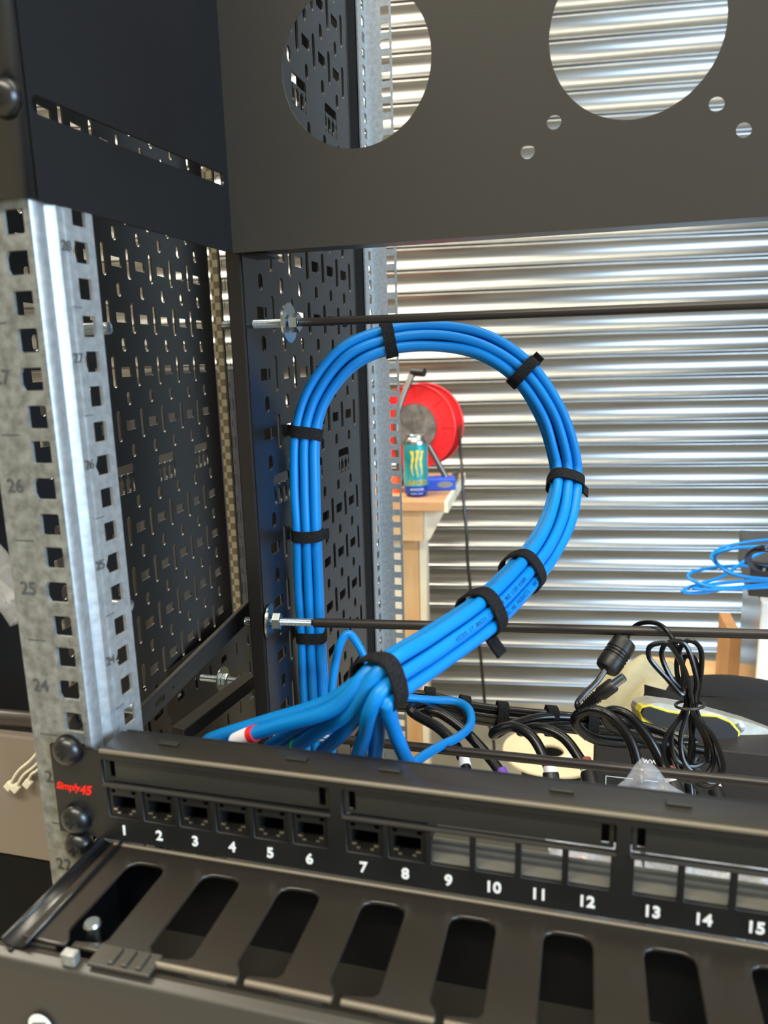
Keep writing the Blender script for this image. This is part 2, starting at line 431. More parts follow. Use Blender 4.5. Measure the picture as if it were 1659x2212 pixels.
# lower crossbars running back on the left
def crossbar(name, A, B, w, h, label, hol=True):
    A, B = Vector(A), Vector(B); d = (B - A).normalized(); L = (B - A).length
    up = EZ
    hs = []
    if hol:
        k = .03
        while k < L - .02: hs.append(rr(k, 0, .009, .0045, .002, 3)); hs.append(circ(k + .012, 0, .0011, 8)); k += .07
    o = thing(name, A, label, 'crossbar', 'black crossbars low on the left')
    plate('web', [(0, -h / 2), (L, -h / 2), (L, h / 2), (0, h / 2)], hs, .0015, A, d, up, M['black'], o)
    MB().bar(A + EZ * (h / 2) - EX * w / 2, B + EZ * (h / 2) - EX * w / 2, w, .0015).build('top_flange', M['satin'], o)
    return o
crossbar('crossbar', onX(270, 1587, -.285), onX(541, 1318, -.235) + EY * .0, .003, .013, 'black drilled crossbar sloping up to the tray, uppermost of the low bars')
crossbar('crossbar', onX(400, 1590, -.29), onX(555, 1470, -.27), .012, .010, 'plain black crossbar under the drilled one', False)
lp = thing('rack_side_sheet', W(-.36, .5, -.6), 'lower black perforated side panel with small upright slots, beneath the drilled crossbar', 'rack panel')
hs = []
for i in range(10):
    for j in range(6):
        hs.append(rr(.03 + i * .03, .03 + j * .035, .004, .014, .001, 2) if (i + j) % 3 else rr(.03 + i * .03, .03 + j * .035, .012, .008, .001, 2))
plate('sheet', [(0, 0), (.33, 0), (.33, .24), (0, .24)], hs, .0014, W(-.372, .45, -.52), EY, EZ, M['black'], lp)

# ================================================================ BOLTS AND TIE RODS
def hexnut(mb, c, ax, r, h):
    c = Vector(c); t = Vector(ax).normalized(); q = (EZ - t * t.z).normalized(); p = t.cross(q)
    poly = [(r * math.cos(math.pi / 3 * k), r * math.sin(math.pi / 3 * k)) for k in range(6)]
    return mb.prism(poly, c, q, p, t * h)
def threads(mb, A, B, r, pit=.001):
    A, B = Vector(A), Vector(B); L = (B - A).length; n = int(L / pit); pr = [(0, r * .55)]
    for i in range(n): pr += [(i * pit + pit * .2, r * .88), (i * pit + pit * .6, r)]
    pr.append((L, r * .55))
    return mb.lathe(A, B - A, pr, 14)
def rodthing(A, N, Wp, S0, B, rr_, label, wr, wl=.0127):
    """A thread tip, N nut, Wp washer, S0 sleeve start, B far end"""
    A, B = Vector(A), Vector(B); d = (B - A).normalized()
    o = thing('tie_rod', A, label, 'tie rod', 'tie rods across the rack')
    threads(MB(), A, A + d * ((S0 - A).dot(d)), .0029).build('threaded_end', M['zinc'], o)
    MB().lathe(A + d * (S0 - A).dot(d), d, [(0, rr_ * .9), (.0005, rr_), ((B - S0).length, rr_)], 16).build('sleeve', M['rod'], o)
    if Wp is not None:
        MB().lathe(A + d * (Wp - A).dot(d), d, [(0, .0033), (0, wl), (.0014, wl), (.0014, .0033)], 28, False).build('washer', M['zinc'], o)
    if N is not None:
        hexnut(MB(), A + d * (N - A).dot(d), d, .0062, .0052).build('nut', M['zinc'], o)
    return o
YU = .472
A = onY(481, 703, YU); B = onY(1659, 657, YU); B = B + (B - A).normalized() * .30
rodthing(A, onY(630, 698, YU), onY(622, 698, YU), onY(648, 697, YU), B, .0027, 'upper tie rod with large zinc washer and nut, above the blue loop', None)
A = at(528, 1341, .535); B = at(1659, 1370, .50); B = B + (B - A).normalized() * .30
rodthing(A, at(590, 1342, .532), at(580, 1342, .532), at(677, 1346, .53), B, .0033, 'middle tie rod passing behind the slanting blue bundle, washer against the tray', None)
YL = .445
A = onY(592, 1582, YL); B = onY(1659, 1692, YL); B = B + (B - A).normalized() * .30
rodthing(A, onY(602, 1583, YL), None, onY(735, 1600, YL), B, .0031, 'lowest tie rod just above the numbered patch panel', None)
def bolt(A, B, label, wash=None, headr=0, m='zinc'):
    A, B = Vector(A), Vector(B); o = thing('bolt', A, label, 'bolt', 'zinc bolts on the left side')
    threads(MB(), A, B, .0030).build('shank', M[m], o); d = (B - A).normalized()
    if wash is not None:
        q = A + (B - A) * wash
        MB().lathe(q, d, [(0, .003), (0, .0115), (.0012, .0115), (.0012, .003)], 24, False).build('washer', M[m], o)
        hexnut(MB(), q + d * .0015, d, .0058, .0045).build('nut', M[m], o)
    return o
def hb(u, v, Y, L, label, **k):
    p = onY(u, v, Y); bolt(p - EX * L, p, label, **k)
hb(237, 709, .33, .034, 'bolt end poking out beside the front rail near the top rod height', wash=.1)
hb(284, 1309, .33, .034, 'bolt end poking out beside the front rail, middle of three', wash=.1)
hb(301, 1531, .33, .034, 'bolt end poking out beside the front rail, just above the patch panel', wash=.1)
hb(527, 1472, .56, .042, 'dark bolt with washer and nut through the low black frame', wash=.5)

# ================================================================ UPPER CASE (black plate with round cut-outs)
YB = .444; ZB = .0648; XS = -.2128
case = thing('fan_case', W(0, .266, ZB), 'black sheet steel fan housing with large round cut-outs filling the top of the frame', 'fan housing')
holes = [circ(-.1305, .1605, .0436, 64), circ(.0189, .1604, .0432, 64)]
for hx, hz in ((-.021, .12), (-.0347, .1066), (.0592, .1205), (.0727, .1071), (-.021, .2008), (.0592, .2008)): holes.append(circ(hx, hz, .0038, 24))
plate('back_plate', [(XS, ZB), (.23, ZB), (.23, .36), (XS, .36)], holes, .0016, W(0, YB, 0), EX, EZ, M['satin'], case)
sl = []
s0, s1 = onX(78, 227, XS), onX(483, 390, XS)
zs0, zs1 = s0.z - HC, s1.z - HC
A2 = Vector((s0.y, zs0)); 
hh = .0035; L2 = Vector((.437, zs1))
slot = [(A2.x, A2.y - hh), (L2.x, L2.y - hh), (L2.x, L2.y + hh), (A2.x, A2.y + hh)] + [(A2.x + hh * math.cos(t), A2.y + hh * math.sin(t)) for t in [math.pi / 2 + math.pi * k / 8 for k in range(1, 8)]]
plate('side_plate', [(.271, ZB), (YB, ZB), (YB, .36), (.271, .36)], [slot], .0016, W(XS, 0, 0), EY, EZ, M['black'], case)
mbc = MB()
# rounded bend from the side into the mounting ear
pr = [(.271, XS)] + [(.271 - .005 * math.sin(t), XS - .005 + .005 * math.cos(t)) for t in [math.pi / 2 * k / 6 for k in range(7)]] + [(.266, -.262)]
vs = [W(x, y, ZB) for y, x in pr] + [W(x, y, .36) for y, x in pr]; k = len(pr)
mbc.add(vs, [(i, i + 1, k + i + 1, k + i) for i in range(k - 1)], True)
ear = mbc.build('mounting_ear', M['black'], case); sm = ear.modifiers.new('t', 'SOLIDIFY'); sm.thickness = .0016; sm.offset = 0
MB().box(W(.0086, YB + .008, ZB + .0008), (.4428, .016, .0016)).build('bottom_lip', M['black'], case)
MB().box(W(-.2, YB - .085 + .0995, ZB - .001), (.016, .02, .0014)).build('corner_tab', M['black'], case)

# ================================================================ PATCH PANEL
F = .266; XL, XRt = -.2345, .2525
pp = thing('patch_panel', W(0, F, -.2145), 'black numbered patch panel, eight black sockets fitted and the rest empty', 'patch panel')
zt, zb = -.1695, -.2145
holes = []
gc = [-.1535 + .114 * i for i in range(4)]
portx = []
for g in gc:
    for k in range(6):
        x = g - .045 + .018 * k; portx.append(x)
for i, x in enumerate(portx): holes.append(rr(x, -.1950, .0155, .0150, .0004, 1))
for g in gc: holes.append(rr(g, -.1800, .1085, .0118, .0005, 1))
plate('face_plate', [(XL, zb), (XRt, zb), (XRt, -.1700), (XL, -.1700)], holes, .0022, W(0, F, 0), EX, EZ, M['plastic'], pp, bev=.0003)
# top flange with rounded front edge
tp = []
for k in range(6): th = math.pi / 2 * k / 5; tp.append((F - .001 + .0022 - .0022 * math.cos(th), zt - .0022 + .0022 * math.sin(th)))
tp += [(.282, zt + .0006)]
XT = -.2075
vs = [W(XT, y, z) for y, z in tp] + [W(XRt - .02, y, z) for y, z in tp]; k = len(tp)
tf = MB().add(vs, [(i, i + 1, k + i + 1, k + i) for i in range(k - 1)], True)
tfo = tf.build('top_flange', M['satin'], pp); sm = tfo.modifiers.new('t', 'SOLIDIFY'); sm.thickness = .0018; sm.offset = -1
for g in [onY(u, v, .2755).x for u, v in ((365, 1606), (640, 1634), (842, 1660), (1213, 1706), (1466, 1738))]:
    MB().box(W(g, .2755, zt + .0009), (.0095, .0032, .0010), bev=.0003).build('clip_tab', M['olive'], pp)
MB().box(W(.009, .284, -.1755), (.43, .0016, .012)).build('rear_lip', M['plastic'], pp)
for g in gc:
    sx = g - .054
    lsh = [rr(.0035, .0, .0030, .0085, .0003, 1), rr(.1045, .0, .0030, .0085, .0003, 1)]
    plate('label_strip', rr(.054, 0, .1075, .0112, .0004, 1), lsh, .001, W(sx, F + .0018, -.1800), EX, EZ, M['olive'], pp)
    MB().box(W(g, F + .0065, -.1800), (.1095, .0015, .0125)).build('dark_backing', M['matte'], pp)  # dark backing added so no light shows through the end slots
    MB().box(W(g, F - .0014, -.1866), (.109, .0010, .0012), bev=.0003).build('ledge', M['satin'], pp)
MB().box(W(.009, F + .008, -.2032), (.43, .016, .0014)).build('bottom_ledge', M['greytop'], pp)
for z_, y_, r_, nm in ((zt - .0004, F - .0011, .0011, 'rolled_edge'),):
    MB().tube([W(XT, y_, z_), W(XRt - .02, y_, z_)], r_, 10).build(nm, M['edge'], pp)
# jacks
def jack(x, i):
    K = [(-.0058, .0032), (-.0058, -.0028), (-.0036, -.0028), (-.0036, -.0045), (-.0019, -.0045), (-.0019, -.0058), (.0019, -.0058), (.0019, -.0045), (.0036, -.0045), (.0036, -.0028), (.0058, -.0028), (.0058, .0032)]
    zc_ = -.1953
    mb = MB().addmesh(platemesh(rr(0, 0, .0149, .0144, .0004, 1), [K, rr(-.0052, .0054, .0022, .0018, .0002, 1), rr(.0052, .0054, .0022, .0018, .0002, 1)], .0014, W(x, F + .0006, zc_), EX, EZ))
    for sx in (-1, 1): mb.box(W(x + sx * .0069, F + .014, zc_), (.0011, .026, .0144))
    mb.box(W(x, F + .014, zc_ + .0067), (.0149, .026, .0010)).box(W(x, F + .014, zc_ - .0067), (.0149, .026, .0010)).box(W(x, F + .0275, zc_), (.0149, .001, .0144))
    j = mb.build('jack', M['plastic'], pp)
    c = MB()
    for s in (-1, 1):
        c.box(W(x + s * .0047, F + .0006, zc_ - .0035), (.0021, .0022, .0010), bev=.0002).box(W(x + s * .0030, F + .0006, zc_ - .0052), (.0016, .0022, .0009), bev=.0002)
    c.build('contact', M['brass'], j)
    b = MB().box(W(x, F + .034, zc_), (.013, .012, .012), bev=.001).build('rear_boot', M['plastic'], j)
for i in range(8): jack(portx[i], i)
for i in range(24):
    text('port_number', str(i + 1), .0066, W(portx[i] - .0008, F - .0013, -.2088), EX, EZ, M['white'], pp, bold=.00018)
text('maker_mark', 'Simply', .0048, W(-.2332, F - .0013, -.1902), EX, EZ, M['red'], pp, align='LEFT', bold=.00014, shear=.25)
text('maker_mark', '45', .0062, W(-.2208, F - .0013, -.1909), EX, EZ, M['red'], pp, align='LEFT', bold=.0002, shear=.25)
# rack screws
def screw(x, z, label):
    o = thing('rack_screw', W(x, F - .001, z), label, 'screw', 'black rack screws')
    pr = [(0, .0068), (.0012, .0072), (.003, .0066), (.0045, .0050), (.0052, .0033)]
    c = W(x, F - .0012, z)
    MB().lathe(c, -EY, pr, 28).build('head', M['black'], o)
    MB().prism([(.0007, .0024), (.0007, .0007), (.0024, .0007), (.0024, -.0007), (.0007, -.0007), (.0007, -.0024), (-.0007, -.0024), (-.0007, -.0007), (-.0024, -.0007), (-.0024, .0007), (-.0007, .0007), (-.0007, .0024)], c - EY * .0048, EX, EZ, -EY * .0006).build('cross_recess', M['darkhole'], o)
    MB().lathe(c + EY * .0005, -EY, [(0, .0075), (.0008, .0075)], 28).build('cup_washer', M['black'], o)
screw(-.2238, -.1712, 'round black screw at the top left corner of the patch panel')
screw(-.2238, -.2058, 'round black screw at the lower left corner of the patch panel')
screw(-.2240, -.2200, 'round black screw directly under the lower patch panel screw')
sc = onY(2, 208, .262); 
screw(sc.x, sc.z - HC, 'round black screw head cut by the left edge of the photo, on the upper housing')

# ================================================================ CABLE MANAGER
cm = thing('cable_manager', W(0, .235, -.27), 'black cable manager with a row of long slots in its top, below the patch panel', 'cable manager')
ZT = -.218
holes = []
outer = [(XS + .005, .2665), (XS + .005, .2075)]
mpts = []
for i in range(12):
    x = -.1822 + .0361 * i
    y1, y0 = .2565, .2105
    h = [(x - .0090, y0 + .004)] + [(x - .0090, y1 - .005), (x - .0082, y1 - .002), (x - .0055, y1 - .0003), (x - .003, y1), (x + .003, y1), (x + .0055, y1 - .0003), (x + .0082, y1 - .002), (x + .0090, y1 - .005), (x + .0090, y0 + .003), (x + .0075, y0 + .001), (x - .001, y0 - .0002)]
    nx = x - .0045
    # neck opening to the front edge: part of the outer outline
    mpts.append((x, nx, h, y0))
top_outline = [(-.2075, .2665), (-.2075, .2072)]
for x, nx, h, y0 in mpts:
    top_outline += [(nx - .0014, .2072), (nx - .0014, y0 - .0002), (x - .0090, y0 + .004)] + h[1:] + [(nx + .0014, y0 - .0004), (nx + .0014, .2072)]
top_outline += [(.2255, .2072), (.2255, .2665)]
plate('slotted_top', top_outline[::-1], [], .0018, W(0, 0, ZT), EX, EY, M['manager'], cm, bev=.0006)
MB().box(W(.009, .2672, ZT - .0230), (.434, .0014, .046)).build('back_plate', M['black'], cm)
MB().box(W(.009, .2345, ZT - .042), (.434, .068, .0014)).build('bottom_tray', M['satin'], cm)
MB().box(W(-.2085, .2345, ZT - .0215), (.0016, .066, .042)).build('end_plate', M['black'], cm)
MB().tube([W(-.206, .2658, ZT + .0006), W(.2255, .2658, ZT + .0006)], .0012, 10).build('rolled_edge', M['edge'], cm)
for i in range(2, 13):
    x = -.1822 + .0361 * i - .0045
    MB().tube([W(x - .0361 + .0018, .2074, ZT + .0002), W(x - .0018, .2074, ZT + .0002)], .0012, 10).build('rolled_edge', M['edge'], cm)
for i in range(13):
    x = -.1822 + .0361 * (i - .5)
    MB().box(W(x, .2075, ZT - .0165), (.016, .0016, .031), bev=.0004).build('finger', M['satin'], cm)
# left end: gutter beside the slots, bracket and bolt
g = []
for k in range(9): th = math.pi * k / 8; g.append((-.2135 + .006 - .006 * math.cos(th), ZT + .0025 - .0035 * math.sin(th)))
vs = [W(x, .203, z) for x, z in g] + [W(x, .2668, z) for x, z in g]
gg = MB().add(vs, [(i, i + 1, 10 + i, 9 + i) for i in range(8)], True).build('end_gutter', M['black'], cm)
sm = gg.modifiers.new('t', 'SOLIDIFY'); sm.thickness = .001; sm.offset = 1
pb_ = onZ(200, 2005, ZT + .0025 + HC - HC) if False else None
def mz(u, v, z): r = ray(u, v); return O + r * (z / r.z)
p = mz(200, 2003, ZT + .003)
MB().lathe(p - EZ * .007, EZ, [(0, .0026), (.007, .0026), (.007, .0030), (.0085, .0034), (.0095, .0028)], 24).build('bolt', M['zinc'], cm)
p = mz(270, 2075, ZT + .0005)
mbk = MB().box(p, (.026, .010, .0016), bev=.0004)
for k in (-1, 0, 1): mbk.box(p + EX * .0058 * k + EZ * .0012 + EX * .002, (.0022, .008, .0016), bev=.0006)
mbk.build('ribbed_latch', M['satin'], cm)
p = mz(152, 2068, ZT + .001)
MB().box(p, (.006, .004, .005), bev=.0006).build('corner_clip', M['galvdull'], cm)
# hinged front cover
cv = []
for (y, z) in [(.2062, -.2218), (.2030, -.2208), (.2002, -.2212), (.1990, -.2235), (.1982, -.30)]: cv.append((y, z))
vs = [W(-.2320, y, z) for y, z in cv] + [W(.2500, y, z) for y, z in cv]; k = len(cv)
fc = MB().add(vs, [(i, i + 1, k + i + 1, k + i) for i in range(k - 1)], False).build('front_cover', M['satin'], cm)
sm = fc.modifiers.new('t', 'SOLIDIFY'); sm.thickness = .0015; sm.offset = 1
bv = fc.modifiers.new('b', 'BEVEL'); bv.width = .0007; bv.segments = 2
p = onY(88, 2216, .1962)
em = MB(); em.lathe(p, -EY, [(0, .0052), (.0004, .0052)], 32); em.build('emblem', M['white'], cm)
mbm = MB(); mbm.bar(p + Vector((-.003, -.0008, .0008)), p + Vector((.003, -.0008, .0022)), .0004, .0009, up=(0, 1, 0)); mbm.build('emblem_stroke', M['plastic'], cm)

# ================================================================ BLUE CABLES
RC = .0035
path = [(692, 1760, .61), (688, 1660, .605), (683, 1570, .60), (678, 1470, .59), (673, 1370, .58), (668, 1260, .572), (664, 1155, .565), (660, 1040, .56), (662, 935, .555), (688, 850, .553), (752, 772, .55), (840, 735, .55), (945, 727, .55), (1045, 748, .55), (1130, 805, .55), (1188, 890, .548), (1216, 975, .545), (1221, 1045, .535), (1205, 1120, .51), (1172, 1183, .475), (1128, 1238, .44), (1040, 1326, .395), (925, 1405, .36), (818, 1476, .33)]
BC = [at(*p) for p in path]
def frames(P):
    out = []
    for i, p in enumerate(P):
        t = (P[min(i + 1, len(P) - 1)] - P[max(i - 1, 0)]).normalized()
        b = Vector((.25, -1, .15)); b = (b - t * b.dot(t)).normalized(); n = b.cross(t).normalized()
        out.append((t, n, b))
    return out
FR = frames(BC)
s_ = RC * 2.02
offs = [(-1, .85), (0, 1.0), (1, .85), (-1.05, -.05), (0, 0.02), (1.05, -.05), (-.5, -.95), (.5, -.95)]
# fan-out beyond the last strap, one list of points per cable (left to right), depth kept behind the panel flange
JX = portx[:8]
fan_uv = [[(700, 1520, .345), (560, 1563, .372), (455, 1597, .395)], [(720, 1530, .335), (600, 1568, .355), (510, 1600, .375)], [(735, 1530, .345), (650, 1575, .37), (585, 1612, .385)],
          [(755, 1535, .335), (690, 1580, .355), (635, 1618, .372)], [(775, 1540, .338), (735, 1588, .355), (695, 1626, .37)], [(802, 1530, .325), (788, 1585, .345), (772, 1640, .36)],
          [(818, 1540, .335), (815, 1592, .35), (812, 1645, .36)], [(838, 1530, .325), (856, 1590, .34), (884, 1650, .355)]]
order = [3, 0, 6, 1, 7, 4, 5, 2]     # which bundle slot each cable takes
order = [6, 3, 7, 0, 4, 1, 5, 2]
labels = ['one', 'two', 'three', 'four', 'five', 'six', 'seven', 'eight']
for i in range(8):
    slot_ = order[i]; ox, ob = offs[slot_]
    ctl = []
    for j, (p, (t, n, b)) in enumerate(zip(BC, FR)):
        tie = j in (4, 6, 8, 11, 14, 17, 20, 21, 23)
        loose = 1.0 if tie else 1.06
        jit = 0 if tie else .0006
        ctl.append(p + n * (ox * s_ * .98 * loose + random.uniform(-jit, jit)) + b * (ob * s_ * .9 * loose + random.uniform(-jit, jit)))
    for u, v, z in fan_uv[i]: ctl.append(at(u, v, z))
    e = W(JX[i], .312, -.1955)
    last = ctl[-1]
    ctl.append((last + e) / 2 + Vector((0, .012, -.008)) ); ctl.append(e)
    pts = cr(ctl, 9)
    o = thing('network_cable', BC[0], 'blue network cable of the strapped loop, ending behind socket ' + labels[i] + ' of the patch panel', 'cable', 'blue cables of the loop')
    MB().tube(pts, RC, 12).build('jacket', M['blue'], o)
    if i == 1:
        q = (len(ctl) - 3) * 9
        MB().tube(pts[q - 4:q + 1], RC + .0005, 16).build('white_marker_sleeve', M['label'], o)
        MB().tube(pts[q - 5:q - 3], RC + .0006, 16).build('red_marker_band', M['redplastic'], o)
    if i == 3:
        q = (len(ctl) - 3) * 9
        MB().tube(pts[q - 2:q], RC + .0005, 16).build('green_marker_band', M['green'], o)
    if slot_ in (1, 2):      # legend printed along the two jackets nearest the viewer
        txt = {1: '4X2X0.57 AWG23 CAT6A 620 MHZ LSZH 0200M', 2: 'CABLING PRODUCTS - HNCPROPLUS'}[slot_]
        k0, step = {1: (22 * 9 - 2, .0034), 2: (20 * 9 + 8, .0036)}[slot_]
        mbt = MB(); cum = [0]
        for q in range(1, len(pts)): cum.append(cum[-1] + (pts[q] - pts[q - 1]).length)
        s_at = cum[k0]
        for cch in txt:
            q = max(1, min(len(pts) - 2, next((w_ for w_ in range(len(pts)) if cum[w_] >= s_at), 1))); 
            q = q if s_at > 0 else 1
            pc = pts[q - 1].lerp(pts[q], (s_at - cum[q - 1]) / max(1e-9, cum[q] - cum[q - 1])); tt = (pts[q + 1] - pts[q - 1]).normalized()
            nn = (O - pc); nn = (nn - tt * nn.dot(tt)).normalized()
            nn = (nn + tt.cross(nn) * -.25).normalized(); ux_ = -tt; uy_ = nn.cross(ux_)
            if cch != ' ':
                mbt.addmesh(textmesh(cch, .0030, pc + nn * (RC + .00004), ux_, uy_, t=.00005))
            s_at -= step * .6
        mbt.build('printed_legend', M['bluedark'], o)
# straps
def strap(j0, frac, label, w=.0085, rn=.0118, rb=.0108, tail=None, tilt=0.):
    P = BC; i = j0; j1 = min(i + 1, len(P) - 1)
    p = P[i].lerp(P[j1], frac); t, n, b = FR[i]; 
    t = (P[j1] - P[i]).normalized() if frac else t
    if tilt: t = (t + n * tilt).normalized()
    b = (b - t * b.dot(t)).normalized(); n = b.cross(t)
    o = thing('cable_strap', p, label, 'strap', 'black hook-and-loop straps on the blue loop')
    N = 40; vs = []
    for k in range(N):
        th = 2 * math.pi * k / N; c_, s2 = math.cos(th), math.sin(th)
        e = .72
        x = math.copysign(abs(c_) ** e, c_) * rn; y = math.copysign(abs(s2) ** e, s2) * rb
        rad = (n * x + b * y); un = rad.normalized(); 
        wob = .0003 * math.sin(3 * th + i)
        th_ = .0012
        for da, dr in ((-w / 2, 0), (w / 2, 0), (w / 2, th_), (-w / 2, th_)): vs.append(p + t * (da + wob) + rad + un * dr)
    fs = []
    for k in range(N):
        k2 = (k + 1) % N
        for q in range(4): fs.append((k * 4 + q, k * 4 + (q + 1) % 4, k2 * 4 + (q + 1) % 4, k2 * 4 + q))
    MB().add(vs, fs, True).build('band', M['velcro'], o)
    if tail:
        a, dirs = tail
        st = p + n * math.cos(a) * (rn + .001) + b * math.sin(a) * (rb + .001)
        tv = (-n * math.sin(a) + b * math.cos(a)) * dirs[0] + n * dirs[1] + b * dirs[2]
        MB().bar(st - tv * .2, st + tv, w * .92, .0013, up=(n * math.cos(a) + b * math.sin(a))).build('tail', M['velcro'], o)
    return o
strap(4, 0, 'black strap lowest on the upright blue cables, under the middle rod', rn=.0108, rb=.0102)
strap(6, 0, 'black strap on the upright blue cables, middle of the three', rn=.0108, rb=.0102, tail=(math.pi, (.004, -.004, 0)))
strap(8, 0, 'black strap on the upright blue cables, uppermost of the three', rn=.0110, rb=.0102, tail=(0, (.003, .006, 0)))
strap(11, 0, 'black strap at the top of the blue loop, just under the upper rod', tail=None, rn=.0115)
strap(14, 0, 'black strap at the upper right shoulder of the blue loop', tail=(0, (.003, .004, 0)))
strap(17, 0, 'black strap at the far right of the blue loop', tail=(0, (-.002, .005, -.002)))
strap(20, 0, 'black strap at the lower right of the loop, where the cables turn inward', w=.0095)
strap(21, 0, 'black strap on the slanting cables, with a pointed tail hanging below', w=.0098, tail=(-.1, (.003, .011, 0)))
strap(23, 0, 'black strap nearest the camera, where the blue cables fan out', w=.0092, rn=.0118, rb=.0112)
# stray blue cable arcing behind
pts = [(722, 1690, .60), (716, 1560, .58), (718, 1480, .565), (732, 1400, .56), (752, 1369, .56), (775, 1395, .56), (800, 1450, .56), (830, 1496, .56), (880, 1507, .57), (935, 1512, .575), (985, 1515, .575), (1013, 1533, .565), (1016, 1565, .55), (990, 1592, .52), (950, 1612, .49), (905, 1640, .46), (870, 1672, .44)]
o = MB().tube(cr([at(*p) for p in pts], 10), .0031, 12).build('network_cable', M['blue'])
tag(o, 'single blue cable arching beside the loop and doubling back under the black bundle', 'cable')
# ================================================================ BLACK POWER CABLES BEHIND THE PANEL
bp = [(845, 1512, .60), (925, 1517, .60), (1000, 1535, .60), (1083, 1548, .60), (1190, 1557, .60), (1275, 1566, .60), (1380, 1580, .60), (1450, 1612, .59), (1482, 1680, .57), (1492, 1770, .56)]
BP = [at(*p) for p in bp]; FB = frames(BP)
bo = [(0, -1.0), (0, 1.0), (1.0, 0), (-1.0, 0), (1.9, .4), (-1.9, -.4)]
bl = ['rear one hidden behind the rest', 'frontmost one', 'just below the topmost', 'just above the lowest', 'running along its top edge', 'running along its bottom edge']
for i, (ox, ob) in enumerate(bo):
    pts = [p + n * ox * .0034 + b * ob * .0034 + Vector((0, 0, random.uniform(-.0006, .0006))) for p, (t, n, b) in zip(BP, FB)]
    o = MB().tube(cr(pts, 8), .0031, 10).build('power_cable', M['cord'])
    tag(o, 'straight black power cable in the strapped horizontal bundle, ' + bl[i], 'cable', 'black cables of the horizontal bundle')
def ringstrap(p, t, rn, rb, w, label):
    b = Vector((.25, -1, .15)); b = (b - t * b.dot(t)).normalized(); n = b.cross(t); N = 32; vs = []; fs = []
    for k in range(N):
        th = 2 * math.pi * k / N; c_, s2 = math.cos(th), math.sin(th)
        rad = n * math.copysign(abs(c_) ** .6, c_) * rn + b * math.copysign(abs(s2) ** .6, s2) * rb; un = rad.normalized()
        for da, dr in ((-w / 2, 0), (w / 2, 0), (w / 2, .0013), (-w / 2, .0013)): vs.append(p + t * da + rad + un * dr)
    for k in range(N):
        k2 = (k + 1) % N
        for q in range(4): fs.append((k * 4 + q, k * 4 + (q + 1) % 4, k2 * 4 + (q + 1) % 4, k2 * 4 + q))
    o = MB().add(vs, fs, True).build('cable_strap', M['velcro'])
    return tag(o, label, 'strap', 'black straps on the power cable bundle')
for i, lb in ((1, 'short black strap over the stray blue cable at the left end of the black bundle'), (2, 'black strap inside the bend of the stray blue cable'), (3, 'black strap on the horizontal black bundle, third from the left'), (4, 'black strap on the horizontal black bundle above the cream drum'), (5, 'black strap on the black bundle inside the coiled cable loop')):
    ringstrap(BP[i], FB[i][0], .0105, .0085, .0085, lb)
br = [
 ([(1005, 1530, .60), (960, 1521, .585), (910, 1522, .575), (888, 1532, .565), (900, 1545, .56), (948, 1573, .545), (985, 1612, .53), (1005, 1655, .515), (1016, 1700, .50)], 'black cable making a tight hairpin left, its right hand neighbour ending in a purple label', 'label'),
 ([(1010, 1556, .60), (975, 1536, .585), (935, 1532, .572), (928, 1536, .565), (955, 1543, .56), (1000, 1575, .55), (1050, 1628, .535), (1090, 1680, .52), (1110, 1715, .51)], 'black cable crossing under the stray blue cable, with a purple marker', 'purple'),
 ([(1240, 1550, .60), (1170, 1550, .59), (1110, 1565, .575), (1068, 1587, .56), (1075, 1578, .55), (1110, 1570, .545), (1148, 1590, .535), (1175, 1635, .525), (1190, 1675, .515), (1195, 1720, .51)], 'black cable curving down over the left side of the cream drum', 'white'),
 ([(1290, 1578, .60), (1220, 1568, .59), (1150, 1575, .57), (1125, 1580, .56), (1165, 1572, .55), (1215, 1592, .54), (1250, 1635, .53), (1272, 1675, .52), (1282, 1720, .51)], 'black cable curving down over the right side of the cream drum', 'white'),
 ([(1500, 1603, .60), (1380, 1606, .58), (1290, 1598, .56), (1250, 1572, .55), (1245, 1548, .545), (1275, 1533, .54), (1315, 1545, .535), (1350, 1580, .53), (1372, 1630, .525), (1380, 1690, .52)], 'black cable with a wide round bend below the barrel plug', None),
 ([(1520, 1620, .60), (1400, 1600, .58), (1330, 1575, .56), (1305, 1548, .55), (1325, 1535, .545), (1360, 1548, .54), (1400, 1595, .535), (1430, 1650, .53), (1455, 1695, .52), (1468, 1730, .515)], 'black cable ending in a white banded sleeve between the coil and the clear bag', 'white'),
 ([(1540, 1640, .60), (1500, 1640, .58), (1500, 1660, .56), (1525, 1685, .54), (1548, 1712, .53), (1560, 1745, .52)], 'short black cable with a red marker at the right under the coil', 'redm')]
for pts, lb, end in br:
    P = [at(*p) for p in pts]; Q = cr(P, 9)
    o = thing('power_cable', P[0], lb, 'cable', 'black cables turning down to the panel')
    MB().tube(Q, .0038 if end != 'redm' else .0032, 12).build('jacket', M['cord'], o)
    e = P[-2]; d = (P[-1] - P[-2]).normalized()
    if end in ('white', 'redm'):
        MB().lathe(e - d * .006, d, [(0, .0046), (.004, .0047)], 20).build('white_band', M['label'], o)
        MB().lathe(e - d * .002, d, [(0, .0052), (.001, .0056), (.024, .0058)], 20).build('connector_boot', M['greyrub'] if False else M['plastic'], o)
        MB().lathe(e - d * .012, d, [(0, .0041), (.006, .0043)], 20).build('marker', M['redplastic'] if end == 'redm' else M['rust'], o)
    elif end in ('label', 'purple'):
        MB().lathe(e - d * .006, d, [(0, .0042), (.007, .0042)], 20).build('marker', M['label'] if end == 'label' else M['purple'], o)

